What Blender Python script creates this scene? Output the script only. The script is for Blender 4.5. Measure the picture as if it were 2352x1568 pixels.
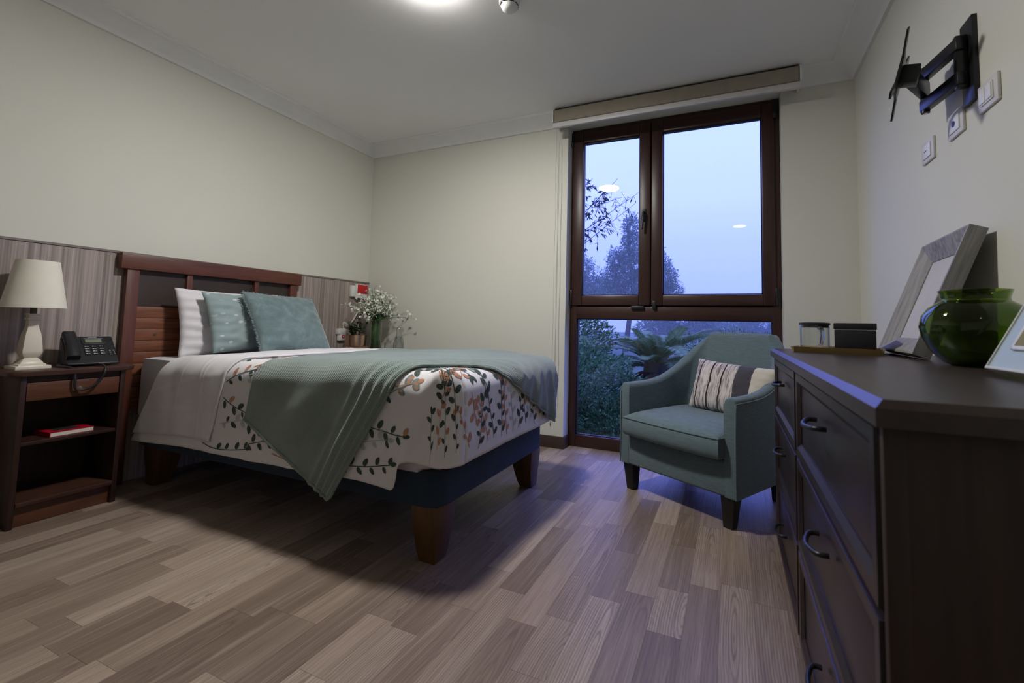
import bpy, bmesh, math, random
import numpy as np
from mathutils import Vector, Matrix, noise as mnoise

for o in list(bpy.data.objects): bpy.data.objects.remove(o)
sc = bpy.context.scene
COL = sc.collection
PI = math.pi
rnd = random.Random(7)

# ------------------------------------------------------------------ camera
FPX, PPX, PPY, CAMZ = 1007.8555, 1255.85, 676.99, 0.9
yaw, pitch, roll = [math.radians(a) for a in (-22.8291, 3.90268, 1.20585)]
def _axes():
    cy, sy, cp, sp = math.cos(yaw), math.sin(yaw), math.cos(pitch), math.sin(pitch)
    f = Vector((sy*cp, cy*cp, sp)); r = Vector((cy, -sy, 0)); u = r.cross(f)
    c, s = math.cos(roll), math.sin(roll)
    return c*r + s*u, -s*r + c*u, f
AR, AU, AF = _axes()
cd = bpy.data.cameras.new('camera'); cam = bpy.data.objects.new('camera', cd); COL.objects.link(cam)
m = Matrix.Identity(4)
for i in range(3):
    m[i][0] = AR[i]; m[i][1] = AU[i]; m[i][2] = -AF[i]
m[2][3] = CAMZ
cam.matrix_world = m
cd.sensor_width = 36; cd.sensor_fit = 'HORIZONTAL'; cd.lens = FPX/2352*36
cd.shift_x = -(PPX-1176)/2352; cd.shift_y = -(784-PPY)/2352
cd.clip_start = 0.03; cd.clip_end = 400
cd.dof.use_dof = True; cd.dof.focus_distance = 2.6; cd.dof.aperture_fstop = 4.0
sc.camera = cam
def project(p):
    v = Vector(p) - Vector((0, 0, CAMZ)); d = v.dot(AF)
    if d <= 0.02: return None
    return PPX + FPX*v.dot(AR)/d, PPY - FPX*v.dot(AU)/d

# ------------------------------------------------------------------ world, exposure, lights' strength
w = bpy.data.worlds.new('dusk_sky'); sc.world = w; w.use_nodes = True
nt = w.node_tree; nt.nodes.clear()
wo = nt.nodes.new('ShaderNodeOutputWorld'); bg = nt.nodes.new('ShaderNodeBackground')
tc = nt.nodes.new('ShaderNodeTexCoord'); sx = nt.nodes.new('ShaderNodeSeparateXYZ'); cr = nt.nodes.new('ShaderNodeValToRGB')
nt.links.new(tc.outputs['Generated'], sx.inputs[0]); nt.links.new(sx.outputs['Z'], cr.inputs[0])
cr.color_ramp.elements[0].position = 0.0; cr.color_ramp.elements[0].color = (0.46, 0.61, 1.7, 1)
cr.color_ramp.elements[1].position = 0.45; cr.color_ramp.elements[1].color = (0.76, 0.96, 3.6, 1)
e = cr.color_ramp.elements.new(0.10); e.color = (0.58, 0.74, 2.4, 1)
e = cr.color_ramp.elements.new(0.27); e.color = (0.74, 0.92, 3.4, 1)
nt.links.new(cr.outputs[0], bg.inputs[0]); nt.links.new(bg.outputs[0], wo.inputs[0])
bg.inputs[1].default_value = 1.0
vs = sc.view_settings
vs.view_transform = 'Standard'; vs.look = 'None'; vs.gamma = 1; vs.use_curve_mapping = False
vs.exposure = 0.0
LAMP_MAIN, LAMP_ENTRY = 318.0, 9.0
LAMP_COLOR = (1.0, 0.965, 0.935)

# ------------------------------------------------------------------ material helpers
MATS = {}
class NT:
    def __init__(s, name):
        s.m = bpy.data.materials.new(name); s.m.use_nodes = True
        s.t = s.m.node_tree; s.b = s.t.nodes['Principled BSDF']; s.o = s.t.nodes['Material Output']
    def n(s, typ, **kw):
        nd = s.t.nodes.new('ShaderNode'+typ)
        for k, v in kw.items():
            if hasattr(nd, k): setattr(nd, k, v)
            else: nd.inputs[k].default_value = v
        return nd
    def l(s, a, b): s.t.links.new(a, b)
    def ramp(s, fac, stops, interp='LINEAR'):
        r = s.n('ValToRGB'); cr = r.color_ramp; cr.interpolation = interp
        while len(cr.elements) < len(stops): cr.elements.new(0.5)
        for el, (p, c) in zip(cr.elements, stops):
            el.position = p; el.color = (*c, 1)
        s.l(fac, r.inputs[0]); return r.outputs[0]
    def coords(s, kind='Object', scale=(1,1,1)):
        t = s.n('TexCoord'); mp = s.n('Mapping'); mp.inputs['Scale'].default_value = scale
        s.l(t.outputs[kind], mp.inputs[0]); return mp.outputs[0]
    def noise(s, vec, scale, detail=3, rough=.55, dist=0):
        n = s.n('TexNoise', Scale=scale, Detail=detail, Roughness=rough, Distortion=dist); s.l(vec, n.inputs['Vector']); return n.outputs['Fac']
    def bump(s, h, strength=.2, dist=.01):
        b = s.n('Bump'); b.inputs['Strength'].default_value = strength; b.inputs['Distance'].default_value = dist
        s.l(h, b.inputs['Height']); s.l(b.outputs[0], s.b.inputs['Normal'])
    def mix(s, fac, a, b, blend='MIX'):
        x = s.n('Mix', data_type='RGBA', blend_type=blend)
        for sock, v in ((x.inputs[0], fac), (x.inputs[6], a), (x.inputs[7], b)):
            if isinstance(v, (int, float)): sock.default_value = v
            elif isinstance(v, tuple): sock.default_value = (*v, 1)
            else: s.l(v, sock)
        return x.outputs[2]
def plain(name, col, rough=.5, metal=0, var=.06, vscale=8, bump=0, bscale=60, coat=0, spec=.5):
    if name in MATS: return MATS[name]
    t = NT(name); v = t.coords()
    c = t.ramp(t.noise(v, vscale), [(.3, tuple(x*(1-var) for x in col)), (.7, tuple(min(1, x*(1+var)) for x in col))])
    t.l(c, t.b.inputs['Base Color']); t.b.inputs['Roughness'].default_value = rough; t.b.inputs['Metallic'].default_value = metal
    t.b.inputs['Coat Weight'].default_value = coat; t.b.inputs['Specular IOR Level'].default_value = spec
    if bump: t.bump(t.noise(v, bscale, 4), bump, .004)
    MATS[name] = t.m; return t.m
def wood(name, dark, light, axis='Y', rough=.45, scale=1.0, grain=.25, kind='Object', spec=.5, coat=0):
    if name in MATS: return MATS[name]
    t = NT(name); s = [22*scale]*3; s['XYZ'.index(axis)] = 1.6*scale
    v = t.coords(kind, tuple(s)); a = t.noise(v, 1.0, 5, .6, 1.2); b = t.noise(v, 5.0, 3, .5, .3)
    c1 = t.ramp(a, [(.32, dark), (.68, light)]); c = t.mix(grain, c1, t.ramp(b, [(.35, tuple(x*.6 for x in dark)), (.6, light)]))
    t.l(c, t.b.inputs['Base Color']); t.b.inputs['Roughness'].default_value = rough
    t.b.inputs['Specular IOR Level'].default_value = spec; t.b.inputs['Coat Weight'].default_value = coat
    t.bump(b, .08, .002); MATS[name] = t.m; return t.m
def fabric(name, col, rough=.9, weave=900, strength=.25, var=.08, sheen=.3, stretch=(1,1,1), vs=14):
    if name in MATS: return MATS[name]
    t = NT(name); v = t.coords('Object', stretch)
    c = t.ramp(t.noise(v, vs, 5), [(.3, tuple(x*(1-var) for x in col)), (.7, tuple(min(1, x*(1+var)) for x in col))])
    t.l(c, t.b.inputs['Base Color']); t.b.inputs['Roughness'].default_value = rough
    t.b.inputs['Sheen Weight'].default_value = sheen; t.b.inputs['Specular IOR Level'].default_value = .2
    t.bump(t.noise(v, weave, 2), strength, .001); MATS[name] = t.m; return t.m
def thin_glass(name, tint=(1,1,1), refl=.06, power=4.5):
    t = NT(name); tr = t.n('BsdfTransparent'); tr.inputs[0].default_value = (*tint, 1)
    gl = t.n('BsdfGlossy'); gl.inputs['Roughness'].default_value = .0
    lw = t.n('LayerWeight'); lw.inputs['Blend'].default_value = .5
    p = t.n('Math', operation='POWER'); p.inputs[1].default_value = power; t.l(lw.outputs['Facing'], p.inputs[0])
    ad = t.n('Math', operation='ADD'); ad.inputs[1].default_value = refl; t.l(p.outputs[0], ad.inputs[0]); ad.use_clamp = True
    mx = t.n('MixShader'); t.l(ad.outputs[0], mx.inputs[0]); t.l(tr.outputs[0], mx.inputs[1]); t.l(gl.outputs[0], mx.inputs[2])
    t.l(mx.outputs[0], t.o.inputs[0]); MATS[name] = t.m; return t.m
def emit(name, col, strength):
    t = NT(name); e = t.n('Emission'); e.inputs[0].default_value = (*col, 1); e.inputs[1].default_value = strength
    t.l(e.outputs[0], t.o.inputs[0]); return t.m

# ------------------------------------------------------------------ mesh helpers
def tag(o, label=None, cat=None, group=None, kind=None):
    if label: o['label'] = label
    if cat: o['category'] = cat
    if group: o['group'] = group
    if kind: o['kind'] = kind
    return o
def link(name, me, mat=None, parent=None, smooth=False, angle=None):
    o = bpy.data.objects.new(name, me); COL.objects.link(o)
    if mat is not None and len(me.materials) == 0:
        for mm in (mat if isinstance(mat, (list, tuple)) else [mat]): me.materials.append(mm)
    if parent: o.parent = parent
    if smooth: me.polygons.foreach_set('use_smooth', [True]*len(me.polygons))
    if angle: me.set_sharp_from_angle(angle=math.radians(angle))
    return o
def finish(bm, name, mat, parent=None, smooth=False, angle=None):
    bmesh.ops.recalc_face_normals(bm, faces=bm.faces)
    me = bpy.data.meshes.new(name); bm.to_mesh(me); bm.free()
    return link(name, me, mat, parent, smooth, angle)
def thing(name, label, cat, loc=(0,0,0), rotz=0, group=None):
    o = bpy.data.objects.new(name, None); COL.objects.link(o); o.location = loc; o.rotation_euler = (0, 0, rotz)
    o.empty_display_size = .05
    return tag(o, label, cat, group)
def bx(bm, x0, x1, y0, y1, z0, z1, bev=0, seg=2, mat=None):
    ret = bmesh.ops.create_cube(bm, size=1)
    vs_ = ret['verts']
    M_ = Matrix.Translation(((x0+x1)/2, (y0+y1)/2, (z0+z1)/2)) @ Matrix.Diagonal((x1-x0, y1-y0, z1-z0, 1))
    bmesh.ops.transform(bm, matrix=M_, verts=vs_)
    if bev:
        es = list({e for v in vs_ for e in v.link_edges})
        r = bmesh.ops.bevel(bm, geom=es, offset=bev, segments=seg, profile=.5, affect='EDGES'); vs_ = list({v for f in r['faces'] for v in f.verts} | {v for v in vs_ if v.is_valid})
    if mat is not None: bmesh.ops.transform(bm, matrix=mat, verts=[v for v in vs_ if v.is_valid])
    return vs_
def box(name, x0, x1, y0, y1, z0, z1, mat, parent=None, bev=0, seg=2):
    bm = bmesh.new(); bx(bm, x0, x1, y0, y1, z0, z1, bev, seg)
    return finish(bm, name, mat, parent, smooth=bev > 0, angle=40 if bev else None)
def lathe(bm, prof, seg=32, closed=False, sq=None):
    rings = []
    for r, z in prof:
        ring = []
        for i in range(seg):
            a = 2*PI*i/seg; k = 1
            if sq: k = 1/max(abs(math.cos(a)), abs(math.sin(a)))**sq
            ring.append(bm.verts.new((r*k*math.cos(a), r*k*math.sin(a), z)))
        rings.append(ring)
    pairs = list(zip(rings, rings[1:])) + ([(rings[-1], rings[0])] if closed else [])
    for a, b in pairs:
        for i in range(seg): bm.faces.new((a[i], a[(i+1) % seg], b[(i+1) % seg], b[i]))
    if not closed:
        if prof[0][0] > 1e-5: bm.faces.new(rings[0][::-1])
        if prof[-1][0] > 1e-5: bm.faces.new(rings[-1])
    return rings
def lathe_obj(name, prof, mat, parent=None, seg=32, closed=False, angle=40, loc=None):
    bm = bmesh.new(); lathe(bm, prof, seg, closed); bmesh.ops.remove_doubles(bm, verts=bm.verts, dist=1e-6)
    o = finish(bm, name, mat, parent, True, angle)
    if loc: o.location = loc
    return o
def tube(bm, pts, r, seg=8, cap=True):
    pts = [Vector(p) for p in pts]; rr = r if isinstance(r, (list, tuple)) else [r]*len(pts)
    rings = []; up = None
    for i, p in enumerate(pts):
        d = (pts[min(i+1, len(pts)-1)] - pts[max(i-1, 0)]).normalized()
        if up is None: up = d.orthogonal().normalized()
        up = (up - d*up.dot(d)).normalized(); b = d.cross(up)
        rings.append([bm.verts.new(p + rr[i]*(math.cos(2*PI*k/seg)*up + math.sin(2*PI*k/seg)*b)) for k in range(seg)])
    for a, b in zip(rings, rings[1:]):
        for k in range(seg): bm.faces.new((a[k], a[(k+1) % seg], b[(k+1) % seg], b[k]))
    if cap: bm.faces.new(rings[0][::-1]); bm.faces.new(rings[-1])
def tube_obj(name, pts, r, mat, parent=None, seg=8):
    bm = bmesh.new(); tube(bm, pts, r, seg); return finish(bm, name, mat, parent, True, 60)
def spline(pts, n=8):
    P = [Vector(p) for p in pts]; P = [P[0]*2-P[1]] + P + [P[-1]*2-P[-2]]; out = []
    for i in range(1, len(P)-2):
        for k in range(n):
            t = k/n; a, b, c, d = P[i-1:i+3]
            out.append(.5*((2*b) + (c-a)*t + (2*a-5*b+4*c-d)*t*t + (3*b-a-3*c+d)*t**3))
    return out + [P[-2]]
def prism(bm, poly, axis, a, b):
    # poly: list of 2-D points in the plane normal to axis; extruded from a to b
    def P(q, c): return {'X': (c, q[0], q[1]), 'Y': (q[0], c, q[1]), 'Z': (q[0], q[1], c)}[axis]
    A = [bm.verts.new(P(q, a)) for q in poly]; B = [bm.verts.new(P(q, b)) for q in poly]; n = len(poly)
    bm.faces.new(A[::-1]); bm.faces.new(B)
    for i in range(n): bm.faces.new((A[i], A[(i+1) % n], B[(i+1) % n], B[i]))
def prism_obj(name, poly, axis, a, b, mat, parent=None, bev=0):
    bm = bmesh.new(); prism(bm, poly, axis, a, b)
    if bev: bmesh.ops.bevel(bm, geom=list(bm.edges), offset=bev, segments=2, profile=.5, affect='EDGES')
    return finish(bm, name, mat, parent, bev > 0, 40 if bev else None)
def grid_mesh(name, P, mat, parent=None, uv=None, solid=0, off=-1):
    n, k = P.shape[:2]
    me = bpy.data.meshes.new(name)
    f = [(i*k+j, i*k+j+1, (i+1)*k+j+1, (i+1)*k+j) for i in range(n-1) for j in range(k-1)]
    me.from_pydata(P.reshape(-1, 3).tolist(), [], f); me.update()
    if uv is not None:
        L = me.uv_layers.new(name='UVMap'); U = uv.reshape(-1, 2)
        idx = np.empty(len(me.loops), dtype=np.int32); me.loops.foreach_get('vertex_index', idx)
        L.data.foreach_set('uv', U[idx].ravel())
    o = link(name, me, mat, parent, True)
    if solid:
        md = o.modifiers.new('thick', 'SOLIDIFY'); md.thickness = solid; md.offset = off
    return o

# ------------------------------------------------------------------ materials
def m_wall():
    t = NT('wall_paint'); v = t.coords('Object')
    c = t.ramp(t.noise(v, 1.2, 2), [(.3, (.685, .685, .605)), (.7, (.71, .71, .63))]); t.l(c, t.b.inputs['Base Color'])
    t.b.inputs['Roughness'].default_value = .75; t.b.inputs['Specular IOR Level'].default_value = .25
    t.bump(t.noise(v, 160, 2), .04, .002); return t.m
M_WALL = m_wall()
M_CEIL = plain('ceiling_paint', (.86, .855, .84), .85, var=.012, vscale=1.5)
M_CORN = plain('cornice_white', (.78, .78, .76), .6, var=.02)
M_BASE = plain('baseboard_brown', (.055, .036, .028), .45, var=.2)
M_WINW = wood('window_wood', (.030, .012, .009), (.058, .024, .017), 'Z', .38, .7, .35)
M_WINH = wood('window_wood_rail', (.030, .012, .009), (.058, .024, .017), 'X', .38, .7, .35)
M_BLACK = plain('black_plastic', (.012, .013, .016), .4)
M_BLKMET = plain('black_metal', (.015, .016, .018), .32, .3)
M_WHITEP = plain('white_plastic', (.78, .78, .76), .35, var=.02)
M_CHROME = plain('steel', (.55, .55, .56), .2, 1.0)
M_RED = plain('red_plastic', (.55, .008, .015), .35)
M_DARKW = wood('dark_espresso_wood', (.022, .010, .008), (.042, .019, .014), 'X', .4, .8, .3, spec=.4)
M_DARKWZ = wood('dark_espresso_wood_upright', (.022, .010, .008), (.042, .019, .014), 'Z', .4, .8, .3, spec=.4)
M_DRESS = wood('dresser_wood', (.022, .013, .011), (.052, .030, .025), 'Z', .48, .6, .25, spec=.45)
M_DRESSX = wood('dresser_wood_front', (.014, .008, .008), (.026, .016, .015), 'Y', .33, .6, .2, spec=.5)
M_DRTOP = wood('dresser_top_wood', (.030, .020, .017), (.050, .034, .029), 'Y', .34, .5, .15, spec=.5)
M_REDW = wood('reddish_wood', (.075, .027, .013), (.135, .050, .024), 'Y', .42, .8, .4)
M_HEAD = wood('headboard_wood', (.085, .026, .015), (.14, .045, .027), 'Y', .45, .6, .35)
M_HEADZ = wood('headboard_wood_upright', (.085, .026, .015), (.14, .045, .027), 'Z', .45, .6, .35)
M_PLANKR = wood('headboard_plank_wood', (.13, .04, .016), (.24, .085, .036), 'Y', .5, .9, .5)
M_HPANEL = plain('dark_panel', (.040, .027, .022), .55, var=.15)
M_LEGW = wood('bed_leg_wood', (.070, .030, .006), (.12, .056, .014), 'Z', .4, .7, .3)
M_NAVY = fabric('navy_base_fabric', (.022, .040, .066), weave=700, sheen=.15)
M_SHEET = fabric('white_sheet', (.68, .66, .69), weave=600, strength=.1, var=.03, sheen=.1)
M_WPILL = fabric('white_pillowcase', (.76, .74, .77), weave=500, strength=.1, var=.03, sheen=.1)
M_CREAM = fabric('lamp_shade_linen', (.80, .77, .66), weave=500, strength=.15, var=.03, sheen=.1)
M_CERAM = plain('cream_ceramic', (.72, .66, .54), .35, var=.06)
M_CHAIR = fabric('teal_grey_upholstery', (.128, .185, .205), weave=420, strength=.45, var=.16, stretch=(1, 1, 7), vs=30, sheen=.25)
M_CHLEG = plain('black_chair_leg', (.008, .008, .008), .4)
M_GOLD = plain('brass_pot', (.60, .40, .28), .28, 1.0, var=.12)
M_BAMBOO = wood('bamboo_tray_wood', (.27, .18, .06), (.38, .27, .10), 'X', .45, 1.0, .25)
M_FRAMEG = wood('grey_weathered_wood', (.20, .19, .19), (.34, .33, .32), 'Z', .6, .8, .5)
M_PAPER = plain('book_paper', (.70, .68, .62), .8, var=.05, vscale=300)
M_GLASS = thin_glass('clear_glass', (.97, .98, .98), .05, 3.0)
M_PANE = thin_glass('window_glass', (.96, .98, 1.0), .035, 5.0)
def m_floor():
    t = NT('floor_plank'); oi = t.n('ObjectInfo'); g = t.n('NewGeometry')
    off = t.n('VectorMath', operation='SCALE'); cmb = t.n('CombineXYZ')
    for i in range(3): t.l(oi.outputs['Random'], cmb.inputs[i])
    t.l(cmb.outputs[0], off.inputs[0]); off.inputs['Scale'].default_value = 37.0
    ad = t.n('VectorMath', operation='ADD'); t.l(g.outputs['Position'], ad.inputs[0]); t.l(off.outputs[0], ad.inputs[1])
    def mp(s):
        q = t.n('Mapping'); q.inputs['Scale'].default_value = s; t.l(ad.outputs[0], q.inputs[0]); return q.outputs[0]
    broad = t.noise(mp((11, 1.1, 1)), 1.0, 3, .5, 1.0)
    # cathedral figure: long distorted rings around a random heart on each plank
    to = t.n('TexCoord'); r1 = t.n('MapRange'); t.l(oi.outputs['Random'], r1.inputs[0]); r1.inputs[3].default_value = -.45; r1.inputs[4].default_value = .45
    fr_ = t.n('Math', operation='FRACT'); ml_ = t.n('Math', operation='MULTIPLY'); ml_.inputs[1].default_value = 17.3; t.l(oi.outputs['Random'], ml_.inputs[0]); t.l(ml_.outputs[0], fr_.inputs[0])
    hv = t.n('CombineXYZ'); t.l(fr_.outputs[0], hv.inputs[0]); t.l(r1.outputs[0], hv.inputs[1])
    hs_ = t.n('VectorMath', operation='SUBTRACT'); t.l(to.outputs['Object'], hs_.inputs[0]); t.l(hv.outputs[0], hs_.inputs[1])
    sq_ = t.n('Mapping'); sq_.inputs['Scale'].default_value = (1.0, .34, 0); t.l(hs_.outputs[0], sq_.inputs[0])
    wrp = t.n('TexNoise', Scale=5.0, Detail=2.0); t.l(ad.outputs[0], wrp.inputs['Vector']); wsc = t.n('VectorMath', operation='SCALE'); wsc.inputs['Scale'].default_value = .16; t.l(wrp.outputs['Color'], wsc.inputs[0])
    wad = t.n('VectorMath', operation='ADD'); t.l(sq_.outputs[0], wad.inputs[0]); t.l(wsc.outputs[0], wad.inputs[1])
    wv = t.n('TexWave', wave_type='RINGS', rings_direction='Z'); wv.inputs['Scale'].default_value = 4.2; wv.inputs['Distortion'].default_value = 1.6; wv.inputs['Detail'].default_value = 3; wv.inputs['Detail Scale'].default_value = 3; t.l(wad.outputs[0], wv.inputs['Vector'])
    msk = t.noise(mp((4, 1.2, 1)), 1.0, 2)
    fine = t.noise(mp((210, 4.5, 1)), 1.0, 5, .7); mid_ = t.noise(mp((60, 2.2, 1)), 1.0, 4, .6, .6)
    tone = t.ramp(oi.outputs['Random'], [(0, (.185, .135, .104)), (.3, (.26, .195, .152)), (.6, (.34, .262, .208)), (.85, (.42, .335, .272)), (1, (.45, .365, .30))])
    c = t.mix(t.ramp(broad, [(.35, (.0,)*3), (.75, (.7,)*3)]), tone, t.mix(.5, tone, (.20, .145, .112)))
    gr = t.n('Math', operation='MULTIPLY'); t.l(t.ramp(wv.outputs['Fac'], [(.05, (.85,)*3), (.35, (.15,)*3), (.6, (0,)*3)]), gr.inputs[0]); t.l(t.ramp(msk, [(.40, (0,)*3), (.56, (1,)*3)]), gr.inputs[1])
    c = t.mix(gr.outputs[0], c, t.mix(.62, c, (.10, .068, .050)))
    c = t.mix(t.ramp(mid_, [(.52, (0,)*3), (.70, (.6,)*3)]), c, t.mix(.5, c, (.52, .43, .36)))
    c = t.mix(t.ramp(mid_, [(.30, (.7,)*3), (.46, (0,)*3)]), c, t.mix(.5, c, (.11, .075, .055)))
    c = t.mix(t.ramp(fine, [(.38, (.65,)*3), (.56, (0,)*3)]), c, t.mix(.5, c, (.085, .06, .045)))
    t.l(c, t.b.inputs['Base Color']); t.b.inputs['Roughness'].default_value = .42; t.b.inputs['Specular IOR Level'].default_value = .42
    t.bump(fine, .05, .001); return t.m
M_PLANK = m_floor()
M_SUB = plain('floor_joint', (.30, .25, .20), .7)
def m_wains():
    t = NT('streaked_laminate'); v = t.coords('Object', (1, 55, .55)); v2 = t.coords('Object', (1, 210, 1.3))
    a = t.noise(v, 1.0, 4, .62, .5); b = t.noise(v2, 1.0, 3, .6, .2)
    c = t.ramp(a, [(.26, (.16, .133, .122)), (.44, (.31, .262, .236)), (.60, (.45, .382, .345)), (.78, (.55, .465, .405))])
    c = t.mix(t.ramp(b, [(.35, (.5,)*3), (.6, (0,)*3)]), c, t.mix(.45, c, (.11, .09, .085)))
    t.l(c, t.b.inputs['Base Color']); t.b.inputs['Roughness'].default_value = .5; t.b.inputs['Specular IOR Level'].default_value = .3; return t.m
M_WAINS = m_wains()

# ------------------------------------------------------------------ room shell
XL, XR, YB, YF, ZC = -3.08, .70, 3.07, -1.7, 2.5
WX0, WX1, WZ1, YW = -1.14, .302, 2.427, 3.17
def struct(o): o['kind'] = 'structure'; return o
fl = struct(box('floor', XL-.1, XR+.1, YF-.1, YB+.25, -.12, -.0015, M_SUB))
struct(box('ceiling', XL-.1, XR+.1, YF-.1, YB+.25, ZC, ZC+.1, M_CEIL))
struct(box('wall_left', XL-.1, XL, YF-.1, YB+.25, -.0015, ZC, M_WALL))
struct(box('wall_right', XR, XR+.1, YF-.1, YB+.25, -.0015, ZC, M_WALL))
struct(box('wall_front', XL, XR, YF-.1, YF, -.0015, ZC, M_WALL))
bm = bmesh.new()
bx(bm, XL, WX0, YB, YB+.25, -.0015, ZC); bx(bm, WX1, XR, YB, YB+.25, -.0015, ZC); bx(bm, WX0, WX1, YB, YB+.25, WZ1, ZC)
struct(finish(bm, 'wall_back', M_WALL))
# planks
def plank_mesh():
    bm = bmesh.new(); bx(bm, -.5, .5, -.5, .5, -1, 0)
    top = [e for e in bm.edges if all(v.co.z > -.01 for v in e.verts)]
    bmesh.ops.bevel(bm, geom=top, offset=.004, segments=1, affect='EDGES')
    me = bpy.data.meshes.new('plank'); bmesh.ops.recalc_face_normals(bm, faces=bm.faces); bm.to_mesh(me); bm.free(); me.materials.append(M_PLANK); return me
PM = plank_mesh(); far = []; vis = []
x = -.64 - .1*25; rows = []
while x < XR:
    x0, x1 = max(x, XL), min(x+.1, XR)
    if x1-x0 > .01:
        y = YF - rnd.uniform(0, .4)
        while y < YW+.03:
            ln = rnd.choice((.24, .33, .42, .50, .58, .70)); y0, y1 = max(y, YF), min(y+ln, YW+.03)
            if WX0 > x0 and y1 > YB: y1 = min(y1, YB+.0)
            if x1 > WX1 and y1 > YB: y1 = min(y1, YB+.0)
            if y1-y0 > .02:
                q = [project(((x0+x1)/2, yy, 0)) for yy in (y0, (y0+y1)/2, y1)]
                ok = any(p and -30 < p[0] < 2400 and p[1] < 1600 for p in q)
                (vis if ok else far).append((x0, x1, y0, y1))
            y += ln
    x += .1
def keep_area(r):
    a = project(((r[0]+r[1])/2, (r[2]+r[3])/2, 0)); return -(r[3]-r[2])/max(.2, (r[2]+r[3])/2)**2
vis.sort(key=keep_area); far += vis[295:]; vis = vis[:295]
for (x0, x1, y0, y1) in vis:
    o = bpy.data.objects.new('plank', PM); COL.objects.link(o); o.parent = fl
    gap = .0016 if abs(x1+1.04) < .02 else .0005
    o.location = ((x0+x1)/2, (y0+y1)/2, 0); o.scale = (x1-x0-gap, y1-y0-.0007, .0015)
bm = bmesh.new()
for (x0, x1, y0, y1) in far: bx(bm, x0+.0003, x1-.0003, y0+.0003, y1-.0003, -.0015, 0)
o = finish(bm, 'plank_field', M_PLANK, fl); o['kind'] = 'stuff'
# cornices (mitred)
CP = [(0, 0), (0, -.082), (.016, -.082), (.022, -.070), (.034, -.060), (.075, -.034), (.112, -.020), (.128, -.018), (.136, -.010), (.136, 0)]
def cornice(name, a, b, inward):
    a, b, inw = Vector(a), Vector(b), Vector(inward); d = (b-a).normalized(); bm = bmesh.new()
    A = [bm.verts.new(a + inw*p + d*p + Vector((0, 0, ZC+z))) for p, z in CP]; B = [bm.verts.new(b + inw*p - d*p + Vector((0, 0, ZC+z))) for p, z in CP]
    for i in range(len(CP)-1): bm.faces.new((A[i], A[i+1], B[i+1], B[i]))
    bm.faces.new((A[-1], A[0], B[0], B[-1])); bm.faces.new(A[::-1]); bm.faces.new(B)
    return struct(finish(bm, name, M_CORN, None, True, 25))
cornice('trim_1', (XL, YF, 0), (XL, YB, 0), (1, 0, 0)); cornice('trim_2', (XL, YB, 0), (XR, YB, 0), (0, -1, 0))
cornice('trim_3', (XR, YB, 0), (XR, YF, 0), (-1, 0, 0)); cornice('trim_4', (XR, YF, 0), (XL, YF, 0), (0, 1, 0))
# baseboards
def base(name, x0, x1, y0, y1): return struct(box(name, x0, x1, y0, y1, 0, .086, M_BASE, None, .004))
bm = bmesh.new(); bx(bm, XL+.016, WX0, YB-.015, YB, 0, .086, .004); bx(bm, WX0-.004, WX0+.012, YB-.015, YW-.002, 0, .086, .004)
bx(bm, WX1, XR-.016, YB-.015, YB, 0, .086, .004); struct(finish(bm, 'baseboard_back', M_BASE, None, True, 40))
base('baseboard_right', XR-.015, XR, YF, YB); base('baseboard_front', XL+.016, XR-.016, YF, YF+.015)
# wainscot laminate with its top trim, on the left wall
wn = struct(box('wall_panel', XL, XL+.016, YF, YB, .0, 1.238, M_WAINS)); wn.name = 'trim_5'
box('cap_strip', XL, XL+.020, YF, YB, 1.241, 1.252, plain('cap_strip_grey', (.20, .17, .15), .5), wn)

# ------------------------------------------------------------------ window
def frame_obj(name, X0, X1, Z0, Z1, wl, wr, wb, wt, y0, y1, parent, bev=.006):
    bm = bmesh.new()
    bx(bm, X0, X0+wl, y0, y1, Z0, Z1, bev); bx(bm, X1-wr, X1, y0, y1, Z0, Z1, bev)
    nv = len(bm.faces)
    bx(bm, X0+wl-.001, X1-wr+.001, y0, y1, Z0, Z0+wb, bev); bx(bm, X0+wl-.001, X1-wr+.001, y0, y1, Z1-wt, Z1, bev)
    bm.faces.ensure_lookup_table()
    for f in bm.faces[nv:]: f.material_index = 1
    return finish(bm, name, [M_WINW, M_WINH], parent, True, 40)
win = struct(frame_obj('window_1', WX0, WX1, 0, WZ1, .057, .057, .088, .030, YW, YW+.07, None))
box('transom', WX0+.05, WX1-.05, YW, YW+.07, .951, 1.046, M_WINH, win, .006)
bm = bmesh.new(); bx(bm, WX0+.05, WX1-.05, YW+.052, YW+.070, 1.040, 1.085); bx(bm, -.575, -.485, YW+.052, YW+.070, 1.04, WZ1-.02); bx(bm, WX0+.05, WX1-.05, YW+.052, YW+.070, 2.36, WZ1-.02)
finish(bm, 'rebate', M_WINW, win)
def pane(x0, x1, z0, z1, y, parent):
    return box('pane', x0, x1, y, y+.006, z0, z1, M_PANE, parent)
pane(WX0+.05, WX1-.05, .08, .957, YW+.03, win)
bm = bmesh.new()
for (a, b, c, d) in ((WX0+.055, WX0+.063, .085, .955), (WX1-.063, WX1-.055, .085, .955), (WX0+.055, WX1-.055, .085, .093), (WX0+.055, WX1-.055, .947, .955)):
    bx(bm, a, b, YW+.018, YW+.030, c, d)
finish(bm, 'gasket', M_BLACK, win)
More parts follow.
